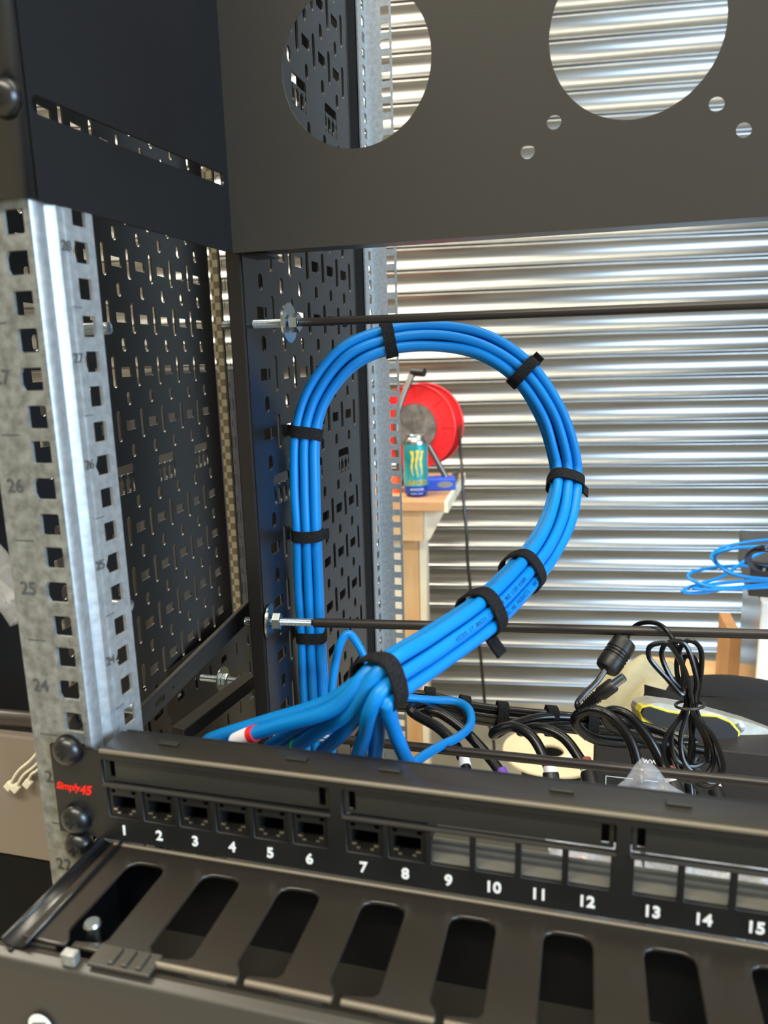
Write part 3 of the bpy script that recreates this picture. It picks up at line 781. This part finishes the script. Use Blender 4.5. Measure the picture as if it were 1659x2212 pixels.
# ================================================================ COILED POWER LEAD HANGING ON THE MIDDLE ROD
pl = thing('power_lead', at(1490, 1522, .48), 'black power lead coiled and tied over the middle tie rod, barrel plug hanging free', 'power lead')
Z = .482
tu = [
 ([(1475, 1500), (1440, 1465), (1405, 1425), (1402, 1400), (1420, 1390), (1448, 1395), (1480, 1450), (1492, 1505)], [(1500, 1545), (1540, 1590), (1562, 1650), (1552, 1685), (1525, 1688), (1480, 1650), (1470, 1600), (1482, 1545)]),
 ([(1480, 1500), (1450, 1465), (1430, 1420), (1436, 1393), (1462, 1385), (1485, 1400), (1505, 1470), (1500, 1510)], [(1510, 1550), (1535, 1600), (1540, 1650), (1510, 1685), (1465, 1680), (1435, 1640), (1440, 1590), (1475, 1540)]),
 ([(1485, 1500), (1466, 1470), (1462, 1430), (1472, 1395), (1492, 1384), (1514, 1405), (1514, 1460), (1506, 1510)], [(1500, 1550), (1524, 1600), (1524, 1640), (1495, 1655), (1460, 1640), (1450, 1600), (1460, 1560), (1480, 1540)]),
 ([(1488, 1500), (1480, 1460), (1474, 1440), (1480, 1418), (1498, 1420), (1508, 1450), (1508, 1490), (1502, 1515)], [(1492, 1560), (1498, 1620), (1490, 1665), (1500, 1690), (1530, 1700), (1555, 1680), (1545, 1620), (1505, 1550)]),
]
uvz = [(1350, 1392, .512), (1362, 1362, .522), (1385, 1346, .515), (1420, 1347, .502), (1445, 1368, .492), (1462, 1400, .488), (1475, 1440, .486)]
for k, (up_, lo_) in enumerate(tu):
    zz = Z - .006 + .004 * k
    uvz += [(u, v, zz + .002 * math.sin(j)) for j, (u, v) in enumerate(up_)] + [(u, v, zz + .004 + .002 * math.sin(j)) for j, (u, v) in enumerate(lo_)]
uvz += [(1490, 1640, .494), (1500, 1690, .498), (1522, 1730, .50), (1535, 1770, .50)]
MB().tube(cr([at(*p) for p in uvz], 7), .00165, 8).build('cord', M['cord'], pl)
fa, fb = at(1352, 1383, .508), at(1308, 1448, .500); d = (fb - fa).normalized(); L = (fb - fa).length
fpr = [(0, .0055), (.001, .0075), (.003, .0082)]
for k in range(3): x = L * (.42 + .09 * k); fpr += [(x - .0012, .0085), (x - .0006, .0078), (x + .0006, .0078), (x + .0012, .0085)]
fpr += [(L - .003, .0082), (L - .001, .0074), (L, .0055)]
MB().lathe(fa, d, fpr, 24).build('ferrite_sleeve', M['plastic'], pl)
MB().tube(cr([at(1308, 1446, .50), at(1290, 1472, .498), at(1262, 1500, .495), at(1247, 1520, .492), at(1252, 1530, .488), at(1268, 1520, .486)], 8), .0019, 8).build('cord', M['cord'], pl)
a, b = at(1262, 1525, .486), at(1326, 1478, .478); d = (b - a).normalized(); L = (b - a).length
pr = []
for k in range(6): x = .001 + k * .0017; pr += [(x, .0022 + k * .00022), (x + .0009, .0033 + k * .0002), (x + .0011, .0022 + k * .0002)]
pr += [(.0125, .0038), (.014, .0046), (.0235, .0046), (.0245, .0040)]
plg = MB().lathe(a, d, pr, 20).build('barrel_plug', M['plastic'], pl)
MB().lathe(a + d * .024, d, [(0, .0028), (.0085, .0028), (.0088, .0024), (.0088, .0013), (.004, .0012)], 20, False).build('metal_tip', M['zinc'], plg)
tb = MB()
ring = [at(1490 + 31 * math.cos(t), 1523 + 9 * math.sin(t), .484 + .010 * math.sin(t * 1) * -1) for t in [2 * math.pi * k / 20 for k in range(21)]]
tb.tube(cr(ring, 3), .0010, 8).build('tie', M['rod'], pl)

# ================================================================ GREY SHELF AND CLEAR BAGS BEHIND THE PANEL
ZS = -.283
o = thing('rack_shelf', W(.05, .34, ZS), 'grey sheet metal shelf seen through the empty sockets', 'shelf')
MB().box(W(.02, .346, ZS), (.43, .10, .0016), bev=.0004).build('tray', M['greytop'], o)
MB().box(W(.02, .395, ZS + .006), (.43, .0016, .012)).build('rear_lip', M['greytop'], o)
def pillow(name, c, ux, uy, w, h, t, m, label, cat, amp=.003, N=18, seed=1, group=None):
    rnd = random.Random(seed); ux = Vector(ux).normalized(); uy = Vector(uy); uy = (uy - ux * uy.dot(ux)).normalized(); nz = ux.cross(uy)
    ph = [rnd.uniform(0, 6) for _ in range(8)]
    vs = []; idx = {}
    for s in (1, -1):
        for i in range(N + 1):
            for j in range(N + 1):
                a, b = i / N * 2 - 1, j / N * 2 - 1
                e = max(0, (1 - a ** 4)) * max(0, (1 - b ** 4))
                wv = amp * (math.sin(5 * a + 4 * b + ph[0] + s) + math.sin(9 * a - 7 * b + ph[1] + s) * .6 + math.sin(15 * b + 11 * a + ph[2] * s) * .4)
                edge = 1 + .05 * math.sin(4 * a + ph[3]) * abs(b) + .05 * math.sin(5 * b + ph[4]) * abs(a)
                idx[s, i, j] = len(vs)
                vs.append(Vector(c) + ux * a * w / 2 * edge + uy * b * h / 2 * edge + nz * (s * t / 2 * e ** .5 + wv * (e ** .5 + .25)))
    fs = [(idx[s, i, j], idx[s, i + 1, j], idx[s, i + 1, j + 1], idx[s, i, j + 1]) for s in (1, -1) for i in range(N) for j in range(N)]
    mb = MB().add(vs, fs, True)
    me = bpy.data.meshes.new(name); me.from_pydata([tuple(v) for v in mb.v], [], mb.f)
    bm = bmesh.new(); bm.from_mesh(me); bmesh.ops.remove_doubles(bm, verts=bm.verts, dist=1e-5); bmesh.ops.recalc_face_normals(bm, faces=bm.faces[:]); bm.to_mesh(me); bm.free()
    for p in me.polygons: p.use_smooth = True
    o = link(name, me, m); return tag(o, label, cat, group)
pillow('plastic_bag', onY(1390, 1732, .375), (1, -.1, -.8), (.8, .3, 1), .030, .034, .009, M['clear'], 'clear plastic bag standing up behind the top edge of the patch panel', 'bag', .0012, seed=3)
pillow('plastic_bag', W(.012, .345, ZS + .030), (1, .3, .1), (-.2, .4, 1), .045, .05, .010, M['clearbag'], 'clear grip seal bag seen through sockets eleven and twelve', 'bag', .002, seed=5)
pillow('plastic_bag', W(.062, .345, ZS + .030), (1, -.2, .1), (.2, .5, 1), .055, .055, .014, M['clearbag'], 'crumpled clear bag seen through sockets thirteen and fourteen', 'bag', .003, seed=8)
pillow('plastic_bag', W(.112, .345, ZS + .030), (1, .2, .2), (.0, .5, 1), .045, .055, .014, M['clearbag'], 'bluish clear bag seen through socket fifteen', 'bag', .003, seed=12)
o = MB().lathe(W(-.004, .338, ZS + .032), (1, .2, .2), [(0, .003), (.003, .005), (.009, .005), (.012, .003)], 14).build('connector_cap', M['orange'])
tag(o, 'small orange cap inside the clear bag behind socket twelve', 'cap')

# ================================================================ THINGS ON THE LOW RACK SURFACE, RIGHT
ZR = -.44
o = thing('low_table', W(.45, .72, -HC), 'dark low table under the knife and black bag, barely visible at right', 'table')
MB().box(W(.47, .675, ZR - .015), (.9, .23, .03), bev=.002).build('tabletop', M['fabric'], o)
for x in (.05, .89):
    for y in (.58, .77): MB().box(W(x, y, (ZR - .03 - HC) / 2), (.03, .03, HC + ZR - .03)).build('leg', M['satin'], o)
bx = thing('printed_box', at(1345, 1650, .66), 'black cardboard box with small white web address, right of the cream drum', 'box')
e0, e1 = at(1285, 1594, .66), at(1470, 1622, .66)
X0b, X1b = e0.x, e0.x + .16; yb = e0.y
MB().box(((X0b + X1b) / 2, yb + .02, (HC + ZR + e0.z) / 2), (X1b - X0b, .04, e0.z - HC - ZR), bev=.001).build('carton', mat('black_carton', (38, 34, 34), .55), bx)
tp_ = onY(1388, 1642, yb - .0004)
text('printed_address', 'www.eq', .0085, tp_, EX, EZ, M['white'], bx, align='LEFT')
q = onY(1309, 1676, yb - .0004)
fm = MB(); fm.box(q + EX * .022, (.044, .0004, .0008)); fm.box(q - EZ * .015, (.0008, .0004, .03)); fm.build('printed_frame', M['white'], bx)
# cream cable drum on the floor
dr = thing('cable_drum', (0, 0, 0), 'cream cardboard cable drum standing on the floor, dark hole in its top', 'cable drum')
dc = at(1192, 1622, 1.9); R_ = .122
def annulus(z0, z1, r0, r1, m, name):
    MB().lathe((dc.x, dc.y, z0), EZ, [(0, r0), (0, r1), (z1 - z0, r1), (z1 - z0, r0), (0, r0)], 48, False).build(name, m, dr)
annulus(dc.z - .006, dc.z, .030, R_, M['cream'], 'top_flange')
annulus(0.006, dc.z - .006, .030, .075, M['fabric'], 'wound_core')
annulus(0, .006, .030, R_, M['cream'], 'bottom_flange')
lbv = dc + Vector((.062, -.02, .0006))
MB().box(lbv, (.05, .035, .0006), Matrix.Rotation(.5, 3, 'Z')).build('white_label', M['label'], dr)
for k in range(5): MB().box(lbv + Matrix.Rotation(.5, 3, 'Z') @ Vector((-.018 + .009 * k, -.003, .0006)), (.004, .02, .0004), Matrix.Rotation(.5, 3, 'Z')).build('label_bar', M['cream'], dr)
# black bag and knife
pillow('tool_bag', at(1600, 1662, .72), (1, 0, -.12), (0, .5, 1), .20, .13, .11, M['fabric'], 'black fabric bag under the utility knife at the right edge', 'bag', .004, seed=4)
pillow('fabric_roll', at(1625, 1556, .80), (1, .1, -.1), (0, 1, .5), .17, .10, .05, M['fabric'], 'round dark fabric pad behind the utility knife at right', 'pad', .001, seed=6)
kn = thing('utility_knife', at(1520, 1580, .66), 'silver utility knife with black and yellow grip lying on the black bag', 'knife')
def cz(p): return (1150 + p[0] / 3.26, 1150 + p[1] / 3.26)
body = [(750, 1260), (765, 1225), (800, 1205), (860, 1192), (1000, 1210), (1200, 1245), (1400, 1300), (1560, 1345), (1760, 1420), (1760, 1700), (1640, 1640), (1500, 1590), (1400, 1560), (1250, 1510), (1100, 1450), (950, 1400), (850, 1375), (790, 1350), (760, 1310)]
yel = [(752, 1262), (770, 1225), (830, 1215), (960, 1255), (1080, 1275), (1300, 1290), (1400, 1330), (1462, 1400), (1455, 1490), (1430, 1560), (1330, 1530), (1200, 1480), (1060, 1425), (940, 1385), (860, 1365), (820, 1380), (780, 1355), (765, 1310)]
grip = [(762, 1268), (778, 1238), (830, 1228), (955, 1268), (1080, 1288), (1300, 1303), (1390, 1340), (1448, 1405), (1442, 1490), (1420, 1543), (1330, 1518), (1200, 1468), (1060, 1413), (940, 1375), (860, 1352), (812, 1320), (780, 1300)]
def slab(poly, z0, z1, bev):
    fr = [at(*cz(p), z0) for p in poly]; bk = [v + fwd * (z1 - z0) for v in fr]; k = len(poly)
    cen = sum(fr, Vector()) / k
    fr2 = [cen + (v - cen) * .985 - fwd * bev for v in fr]
    return MB().add(fr2 + fr + bk, [tuple(range(k))] + [(i, (i + 1) % k, k + (i + 1) % k, k + i) for i in range(k)] + [(k + i, k + (i + 1) % k, 2 * k + (i + 1) % k, 2 * k + i) for i in range(k)] + [tuple(range(2 * k, 3 * k))[::-1]])
slab(body, .66, .682, .002).build('body', mat('worn_silver_paint', (176, 172, 160), .45, .7, noise=60, col2=(206, 203, 192)), kn)
slab(yel, .6565, .668, .0006).build('yellow_edge', M['yellow'], kn)
slab(grip, .655, .668, .0018).build('rubber_grip', M['plastic'], kn)
c = at(*cz((1465, 1378)), .656); MB().lathe(c + fwd * .003, -fwd, [(0, .0042), (.0022, .0042), (.0026, .003)], 20).build('screw', M['zinc'], kn)
# ================================================================ WORKTABLE WITH BOXES, RIGHT BACKGROUND
TT = HC - .66
wt = thing('work_table', (.9, 1.5, 0), 'timber worktable carrying the cloth and cartons by the shutter, right', 'table')
MB().box((.78, 1.42, TT - .015), (1.3, .46, .03), bev=.003).build('tabletop', M['wood'], wt)
for x in (.17, 1.39):
    for y in (1.23, 1.61): MB().box((x, y, (TT - .03) / 2), (.05, .05, TT - .03)).build('leg', M['palewood'], wt)
def heap(name, cx, cy, z0, w, d, h, m, label, cat, px=0.):
    N = 36; vs = []
    for i in range(N + 1):
        for j in range(N + 1):
            a, b = i / N * 2 - 1, j / N * 2 - 1
            r = min(1, math.hypot(a, b * .9)); rp = min(1, math.hypot((px - a) / (1 + px) if a < px else (a - px) / (1 - px), b))
            z = h * max(0, 1 - rp) ** .85 * (1 if r < 1 else 0) + .006 * math.sin(7 * a + 4 * b) * (1 - r) + .004 * math.sin(13 * b - 9 * a) * (1 - r) + .003 * math.sin(21 * a + 5 * b * b) * (1 - r)
            k = max(abs(a), abs(b)); sc = 1 if k == 0 else min(1.0, k / math.hypot(a, b)) * 1.1
            vs.append((cx + a * w / 2 * sc, cy + b * d / 2 * sc, z0 + .003 + max(0, z)))
    o = MB().add(vs, [(i * (N + 1) + j, (i + 1) * (N + 1) + j, (i + 1) * (N + 1) + j + 1, i * (N + 1) + j + 1) for i in range(N) for j in range(N)], True).build(name, m)
    md = o.modifiers.new('t', 'SOLIDIFY'); md.thickness = .003
    return tag(o, label, cat)
pk = at(1392, 1432, 1.34)
heap('folded_cloth', pk.x + .045, 1.38, TT, .29, .22, pk.z - TT - .003, M['cloth'], 'olive grey cloth heap behind the coiled lead, in front of the shutter', 'cloth', px=-.3)
def carton(name, uvL, z, w, d, h, base, m, label, yaw=-.1):
    c0 = at(uvL[0], uvL[1], z); R = Matrix.Rotation(yaw, 3, 'Z')
    ctr = Vector((c0.x, c0.y, base)) + R @ Vector((w / 2, d / 2, 0)) + EZ * h / 2
    return ctr, R
ctr, R = carton('b', (1628, 1525), 1.3, .3, .3, .2, TT, None, '')
htop = at(1628, 1285, 1.3).z - TT
o = thing('carton', ctr, 'white carton with shiny taped left side at the right edge, below the blue coil', 'box')
MB().box(ctr + EZ * (htop / 2 - .1), (.3, .3, htop), R, .002).build('box_body', M['whitebox'], o)
MB().box(ctr + EZ * (htop / 2 - .1) + R @ Vector((-.1505, 0, 0)), (.0012, .296, htop * .98), R).build('silver_side', M['alu'], o)
a_, b_ = at(1640, 1437, 1.29), at(1672, 1405, 1.29)
MB().bar(a_, b_, .006, .0016, up=(0, 1, 0)).build('blue_mark', M['blue'], o)
base2 = TT + htop
c2 = ctr + EZ * (htop / 2 - .1)
o = thing('carton', (c2.x, c2.y, base2), 'small dark torn carton stacked on the white one, inside the blue coil', 'box')
h2 = at(1605, 1205, 1.3).z - base2
MB().box((c2.x - .018, c2.y, base2 + h2 / 2), (.30, .24, h2), R, .002).build('box_body', M['satin'], o)
MB().box(Vector((c2.x, c2.y, base2 + .010)) + R @ Vector((0, -.131, 0)), (.24, .002, .018), R).build('torn_flap', M['card'], o)
p0_, p1_ = at(1572, 1345, 1.42), at(1572, 1532, 1.42)
o = MB().box((p0_.x + .004, p0_.y, (p0_.z + TT) / 2), (.020, .12, p0_.z - TT), bev=.001).build('cardboard_sheet', M['card'])
tag(o, 'upright strip of brown cardboard left of the white carton', 'cardboard')
# blue coil on the boxes
cz_ = 1.22
cu_ = [(1760, 1160), (1640, 1168), (1570, 1180), (1538, 1198), (1548, 1218), (1590, 1242), (1680, 1252), (1760, 1250), (1720, 1230), (1600, 1222), (1530, 1228), (1488, 1240), (1500, 1256), (1560, 1270), (1660, 1262), (1760, 1256), (1740, 1262), (1600, 1268), (1520, 1280), (1476, 1279), (1490, 1268), (1560, 1245), (1620, 1205), (1700, 1175), (1780, 1170), (1700, 1178), (1590, 1184), (1545, 1200), (1560, 1225), (1620, 1248), (1760, 1262), (1640, 1255), (1540, 1262), (1500, 1272), (1580, 1272), (1700, 1266), (1780, 1262)]
pts = [at(u, v, cz_ + .05 * math.sin(i * .9)) for i, (u, v) in enumerate(cu_)]
o = MB().tube(cr(pts, 9), .0026, 8).build('coiled_cable', M['blue']); tag(o, 'thin blue cable in loose loops hanging off the carton at the right edge', 'cable')
pts = []
for i in range(46):
    th = i * .9; pts.append(at(1652 + (38 + 5 * math.sin(i)) * math.cos(th), 1207 + (22 + 4 * math.cos(i * 1.7)) * math.sin(th), 1.16 + .05 * math.sin(th)))
o = MB().tube(cr(pts, 6), .0030, 8).build('coiled_cable', M['cord']); tag(o, 'small tangled coil of black cable on top of the dark carton, right edge', 'cable')

# ================================================================ WORKBENCH, LEFT OF CENTRE BACKGROUND
BT = -.371
P0 = onZ(958, 1084, BT)
dd = ray(1162, 765); dd.z = 0; dd.normalize(); dx = Vector((dd.y, -dd.x, 0))
rb = ray(999, 1022); PBk = O + rb * (BT / rb.z); DL = max(.25, (PBk - P0).dot(dd))
DL = min(DL, .62)
RB = Matrix((dx, dd, EZ)).transposed()
wb_ = thing('workbench', (P0.x - .4, P0.y + .2, 0), 'timber workbench in front of the shutter with reel and can on it', 'workbench')
def bb(x0, x1, y0, y1, z0, z1, name, m, bev=.002, par=None):
    c = P0 + dx * (x0 + x1) / 2 + dd * (y0 + y1) / 2; c.z = (z0 + z1) / 2
    return MB().box(c, (x1 - x0, y1 - y0, z1 - z0), RB, bev).build(name, m, par or wb_)
bz = P0.z
bb(-.72, 0, 0, DL, bz - .026, bz, 'worktop', M['ply'])
bb(.0005, .012, 0, DL, bz - .03, bz + .001, 'edge_batten', M['palewood'])
bb(-.70, -.060, .02, .05, bz - .112, bz - .0265, 'apron', M['wood'])
bb(-.125, -.075, .055, .10, 0, bz - .0265, 'leg', M['wood'])
bb(-.145, -.126, .052, .10, 0, bz - .118, 'leg_facing', M['palewood'], .001)
bb(-.074, -.055, .052, .10, 0, bz - .0265, 'leg_facing', M['palewood'], .001)
br_ = MB(); c1 = P0 + dx * -.055 + dd * .03; 
poly = [(-.055, -.028), (.0, -.028), (-.045, -.115), (-.055, -.12)]
br_.prism(poly, P0 + dd * .06 , dx, EZ, dd * .02); br_.build('corner_brace', M['palewood'], wb_)
bb(-.70, -.65, .05, .10, 0, bz - .0265, 'leg', M['wood'])
# drinks can
cb = at(899, 1060, 2.04); cb.z = bz
can = thing('drinks_can', cb, 'tall teal and blue drinks can with yellow claw marks on the workbench', 'can')
prc = [(.004, .0265), (.010, .0325), (.013, .0330), (.147, .0330), (.156, .0290), (.160, .0268), (.163, .0275), (.1645, .0270), (.163, .0255), (.161, .025)]
MB().lathe(cb, EZ, [(0, .024)] + prc[:1] + [(.010, .0325), (.013, .033), (.030, .033)], 40).build('blue_base', M['canblue'], can)
MB().lathe(cb + EZ * .0301, EZ, [(0, .033), (.112, .033)], 40).build('teal_body', M['teal'], can)
MB().lathe(cb + EZ * .1422, EZ, [(0, .033), (.005, .0328), (.013, .029), (.017, .0268), (.020, .0275), (.0215, .027), (.0205, .0255), (.0185, .0250)], 40).build('aluminium_top', M['alu'], can)
vdir = (cb - O); vdir.z = 0; vdir.normalize(); vx = Vector((vdir.y, -vdir.x, 0))
def wrap(me, Rr=.0334):
    for v in me.vertices:
        l = v.co - cb; s_x = l.dot(vx); th = s_x / Rr; dpt = Rr + l.dot(-vdir)
        v.co = cb + vx * Rr * math.sin(th) - vdir * Rr * math.cos(th) + EZ * l.z
    return me
def cantext(s, size, x, z, m, name, bold=0.0004):
    me = textmesh(s, size, cb + vx * x + EZ * z, vx, EZ, bold=bold); wrap(me); link(name, me, m, can)
cantext('JUICED', .0170, .005, .040, M['canyel'], 'lettering', .0005)
cantext('MONSTER', .0085, .003, .0215, M['white'], 'lettering', .0002)
cantext('ENERGY + JUICE', .0045, .002, .0100, M['white'], 'lettering', .0001)
for k, (x, z1, z0) in enumerate([(-.0105, .125, .058), (.0030, .127, .053), (.0165, .125, .056)]):
    N = 14; vs = []
    for j in range(N + 1):
        t = j / N; z = z1 + (z0 - z1) * t; wd = .0070 * (1 - t) ** .6 * (1 + .25 * math.sin(t * 22 + k)) + .0003; xo = x + .0022 * math.sin(t * 7 + k) + .002 * t * (1 - k)
        if j == 0: wd = .0100
        vs += [cb + vx * (xo - wd / 2) + EZ * z, cb + vx * (xo + wd / 2) + EZ * z]
    me = bpy.data.meshes.new('claw_mark'); me.from_pydata([tuple(v) for v in vs], [], [(2 * j, 2 * j + 1, 2 * j + 3, 2 * j + 2) for j in range(N)])
    # two-skin patch a fraction of a millimetre thick
    wrap(me, .0335); ob = link('claw_mark', me, M['canyel'], can); md = ob.modifiers.new('t', 'SOLIDIFY'); md.thickness = .0003
# cable reel
rc = at(897, 922, 2.16)
ax = (dd * .93 - dx * .0 + EZ * 0).normalized(); ax = (ax * 1.0 + dx * .22).normalized()
reel = thing('cable_reel', Vector((rc.x, rc.y, bz)), 'red extension cable reel on a bent tube stand behind the can', 'cable reel')
Rr = .122
def disc(off, t, r0, r1, name, m, dish=0.0):
    MB().lathe(rc + ax * off, ax, [(0, r0), (-.004 + dish, r0 + .006), (0 + dish, r0 + .02), (0, r1 - .004), (-.004, r1 - .002), (-.002, r1), (t, r1), (t, r0), (0, r0)], 72, False).build(name, m, reel)
disc(0, .006, .062, Rr, 'front_flange', M['redplastic'])
disc(.072, .006, .03, Rr, 'rear_flange', M['redplastic'])
MB().lathe(rc, ax, [(-.006, .0), (-.006, .0655), (.0, .066), (.004, .064)], 56).build('hub_plate', M['hub'], reel)
for k in range(8):
    th = 2 * math.pi * k / 8; q = ax.orthogonal().normalized(); p_ = ax.cross(q); rd = q * math.cos(th) + p_ * math.sin(th)
    MB().bar(rc + rd * .072 - ax * .0005, rc + rd * .112 - ax * .0005, .0016, .0022, up=ax).build('rib', M['redplastic'], reel)
cpts = []
q = ax.orthogonal().normalized(); p_ = ax.cross(q)
for k in range(260):
    th = k * .25; cpts.append(rc + ax * (.012 + .054 * abs(((k / 45) % 2) - 1)) + (q * math.cos(th) + p_ * math.sin(th)) * (.085 + .004 * math.sin(k * .7)))
MB().tube(cpts, .0045, 6).build('wound_cable', M['cord'], reel)
# stand
tb2 = MB().tube(cr([at(893, 805, 2.12), at(883, 825, 2.12), at(868, 862, 2.12), at(858, 900, 2.12), at(858, 960, 2.12), at(862, 1000, 2.13), Vector((at(866, 1040, 2.13).x, at(866, 1040, 2.13).y, bz + .011))], 8), .0095, 14)
tb2.build('stand_tube', M['tube'], reel)
pe = at(972, 1022, 2.12); pe.z = bz + .012
MB().tube([at(925, 962, 2.11), pe], .0085, 12).build('stand_tube', M['tube'], reel)
MB().tube([at(890, 803, 2.12), at(917, 805, 2.10)], .0125, 14).build('hand_grip', M['plastic'], reel)
c = at(985, 1025, 2.2); c.z = bz + .008
MB().tube([pe, Vector((c.x - .02, c.y + .12, bz + .012))], .010, 10).build('foot', M['rod'], reel)
# blue tool
p1, p2 = at(890, 1035, 2.12), at(983, 1037, 2.12); p1.z = p2.z = bz + .018
o = thing('tool_case', (p1 + p2) / 2, 'blue plastic tool case with grey oval, on the bench beside the can', 'tool case')
MB().bar(p1, p2, .055, .036, bev=.005).build('case_body', M['levelblue'], o)
c = (p1 + p2 * 3) / 4; n_ = -(c - O); n_.z = 0; n_.normalize()
tdir = (p2 - p1).normalized(); nf = Vector((tdir.y, -tdir.x, 0))
MB().add([c + nf * .0285 + tdir * .022 * math.cos(t) + EZ * .009 * math.sin(t) for t in [2 * math.pi * k / 24 for k in range(24)]] + [c + nf * .026 + tdir * .022 * math.cos(t) + EZ * .009 * math.sin(t) for t in [2 * math.pi * k / 24 for k in range(24)]], [tuple(range(24)), tuple(range(24, 48))[::-1]] + [(k, (k + 1) % 24, 24 + (k + 1) % 24, 24 + k) for k in range(24)]).build('grey_window', M['greyrub'], o)
c = at(857, 1048, 2.1); c.z = bz
o = MB().lathe(c, EZ, [(0, .016), (.03, .016), (.045, .010), (.05, .010)], 20).build('small_bottle', M['orange']); tag(o, 'small orange item on the bench, seen through the rail holes', 'bottle')
# lead hanging from the reel to the floor
ld_ = [(996, 880, 2.2), (995, 925, 2.18), (994, 960, 2.16), (999, 1030, 2.12), (1002, 1090, 2.12), (1008, 1150, 2.12), (1010, 1210, 2.13), (1016, 1270, 2.14), (1022, 1330, 2.15), (1036, 1400, 2.17), (1043, 1470, 2.2), (1050, 1540, 2.22), (1066, 1600, 2.26)]
P = [at(*p) for p in ld_]; e = P[-1] + Vector((.02, .05, 0)); e.z = .006; P.append(e); P.append(e + Vector((.2, .1, 0)))
o = MB().tube(cr(P, 8), .0045, 8).build('extension_lead', M['rod']); tag(o, 'dark flex hanging from the red reel down to the floor', 'cable')

# ================================================================ LEFT EDGE: THINGS BEYOND THE FRONT RAIL
L1 = onY(272, 803, 1.55); L2_ = onY(480, 803, 1.55)
ob = MB(); hgt = L1.z
ob.prism([(L1.x + .07 * (1 - math.sin(t)), hgt - .07 * (1 - math.cos(t))) for t in [math.pi / 2 * k / 6 for k in range(6, -1, -1)]] + [(L2_.x + .02, hgt), (L2_.x + .02, 0), (L1.x, 0)], (0, 1.55, 0), EX, EZ, EY * .28)
o = ob.build('storage_cabinet', mat('dark_grey_cabinet', (46, 45, 46), .6)); tag(o, 'dark grey cabinet with rounded corner, glimpsed through the perforated side panel', 'cabinet')
L3 = onY(170, 860, 1.75)
o = MB().box((L3.x - .05, 2.05, L3.z / 2), (.5, .2, L3.z), bev=.01).build('storage_cabinet', mat('dark_brown_cabinet', (34, 33, 34), .6)); tag(o, 'lower dark cabinet further left, glimpsed through the perforated side panel', 'cabinet')
tx0, tx1 = onY(-10, 1600, .312), onY(150, 1600, .312); tx0.x = -.346
tpz = onY(40, 1592, .312).z; tbz = onY(40, 1850, .312).z
gb = thing('panel_board', (tx0.x, .315, 0), 'taupe grey board left of the front rail, with white cable ties against it', 'board')
MB().box(((tx0.x + tx1.x) / 2, .317, (tpz + tbz) / 2), (tx1.x - tx0.x, .010, tpz - tbz), bev=.001).build('board_face', M['taupe'], gb)
MB().box(((tx0.x + tx1.x) / 2, .319, tbz / 2), (tx1.x - tx0.x, .010, tbz)).build('lower_panel', M['matte'], gb)
MB().tube([(tx0.x, .318, tpz + .006), (tx1.x, .318, tpz + .009)], .0045, 12).build('top_tube', M['satin'], gb)
for i, (u0, v0, u1, v1, lb) in enumerate([(20, 1697, 66, 1642, 'white cable tie, leftmost of the small bunch left of the front rail'), (34, 1702, 74, 1655, 'white cable tie, middle of the small bunch left of the front rail'), (60, 1692, 82, 1662, 'white cable tie, rightmost of the small bunch left of the front rail')]):
    a, b = onY(u0, v0, .3085), onY(u1, v1, .3085); d = (b - a).normalized()
    o = thing('cable_tie', a, lb, 'cable tie', 'white cable ties left of the rail')
    MB().tube(cr([a, a + d * .5 * (b - a).length + Vector((-.001, 0, .001)), b, b + d * .012], 6), .0008, 6).build('strap', M['cableTie'], o)
    MB().bar(a - d * .0025, a + d * .0025, .0042, .003, up=(0, 1, 0), bev=.0006).build('head', M['cableTie'], o)
for i, (pts, lb) in enumerate([([(-30, 1180, .365), (0, 1215, .365), (22, 1250, .365), (40, 1290, .365)], 'clear plastic tube end at the left edge, upper one'), ([(-30, 1260, .365), (0, 1285, .365), (25, 1310, .365), (45, 1340, .365)], 'clear plastic tube end at the left edge, lower one')]):
    o = MB().tube(cr([at(*p) for p in pts], 6), .0055, 12).build('clear_tube', M['clear']); tag(o, lb, 'tube')
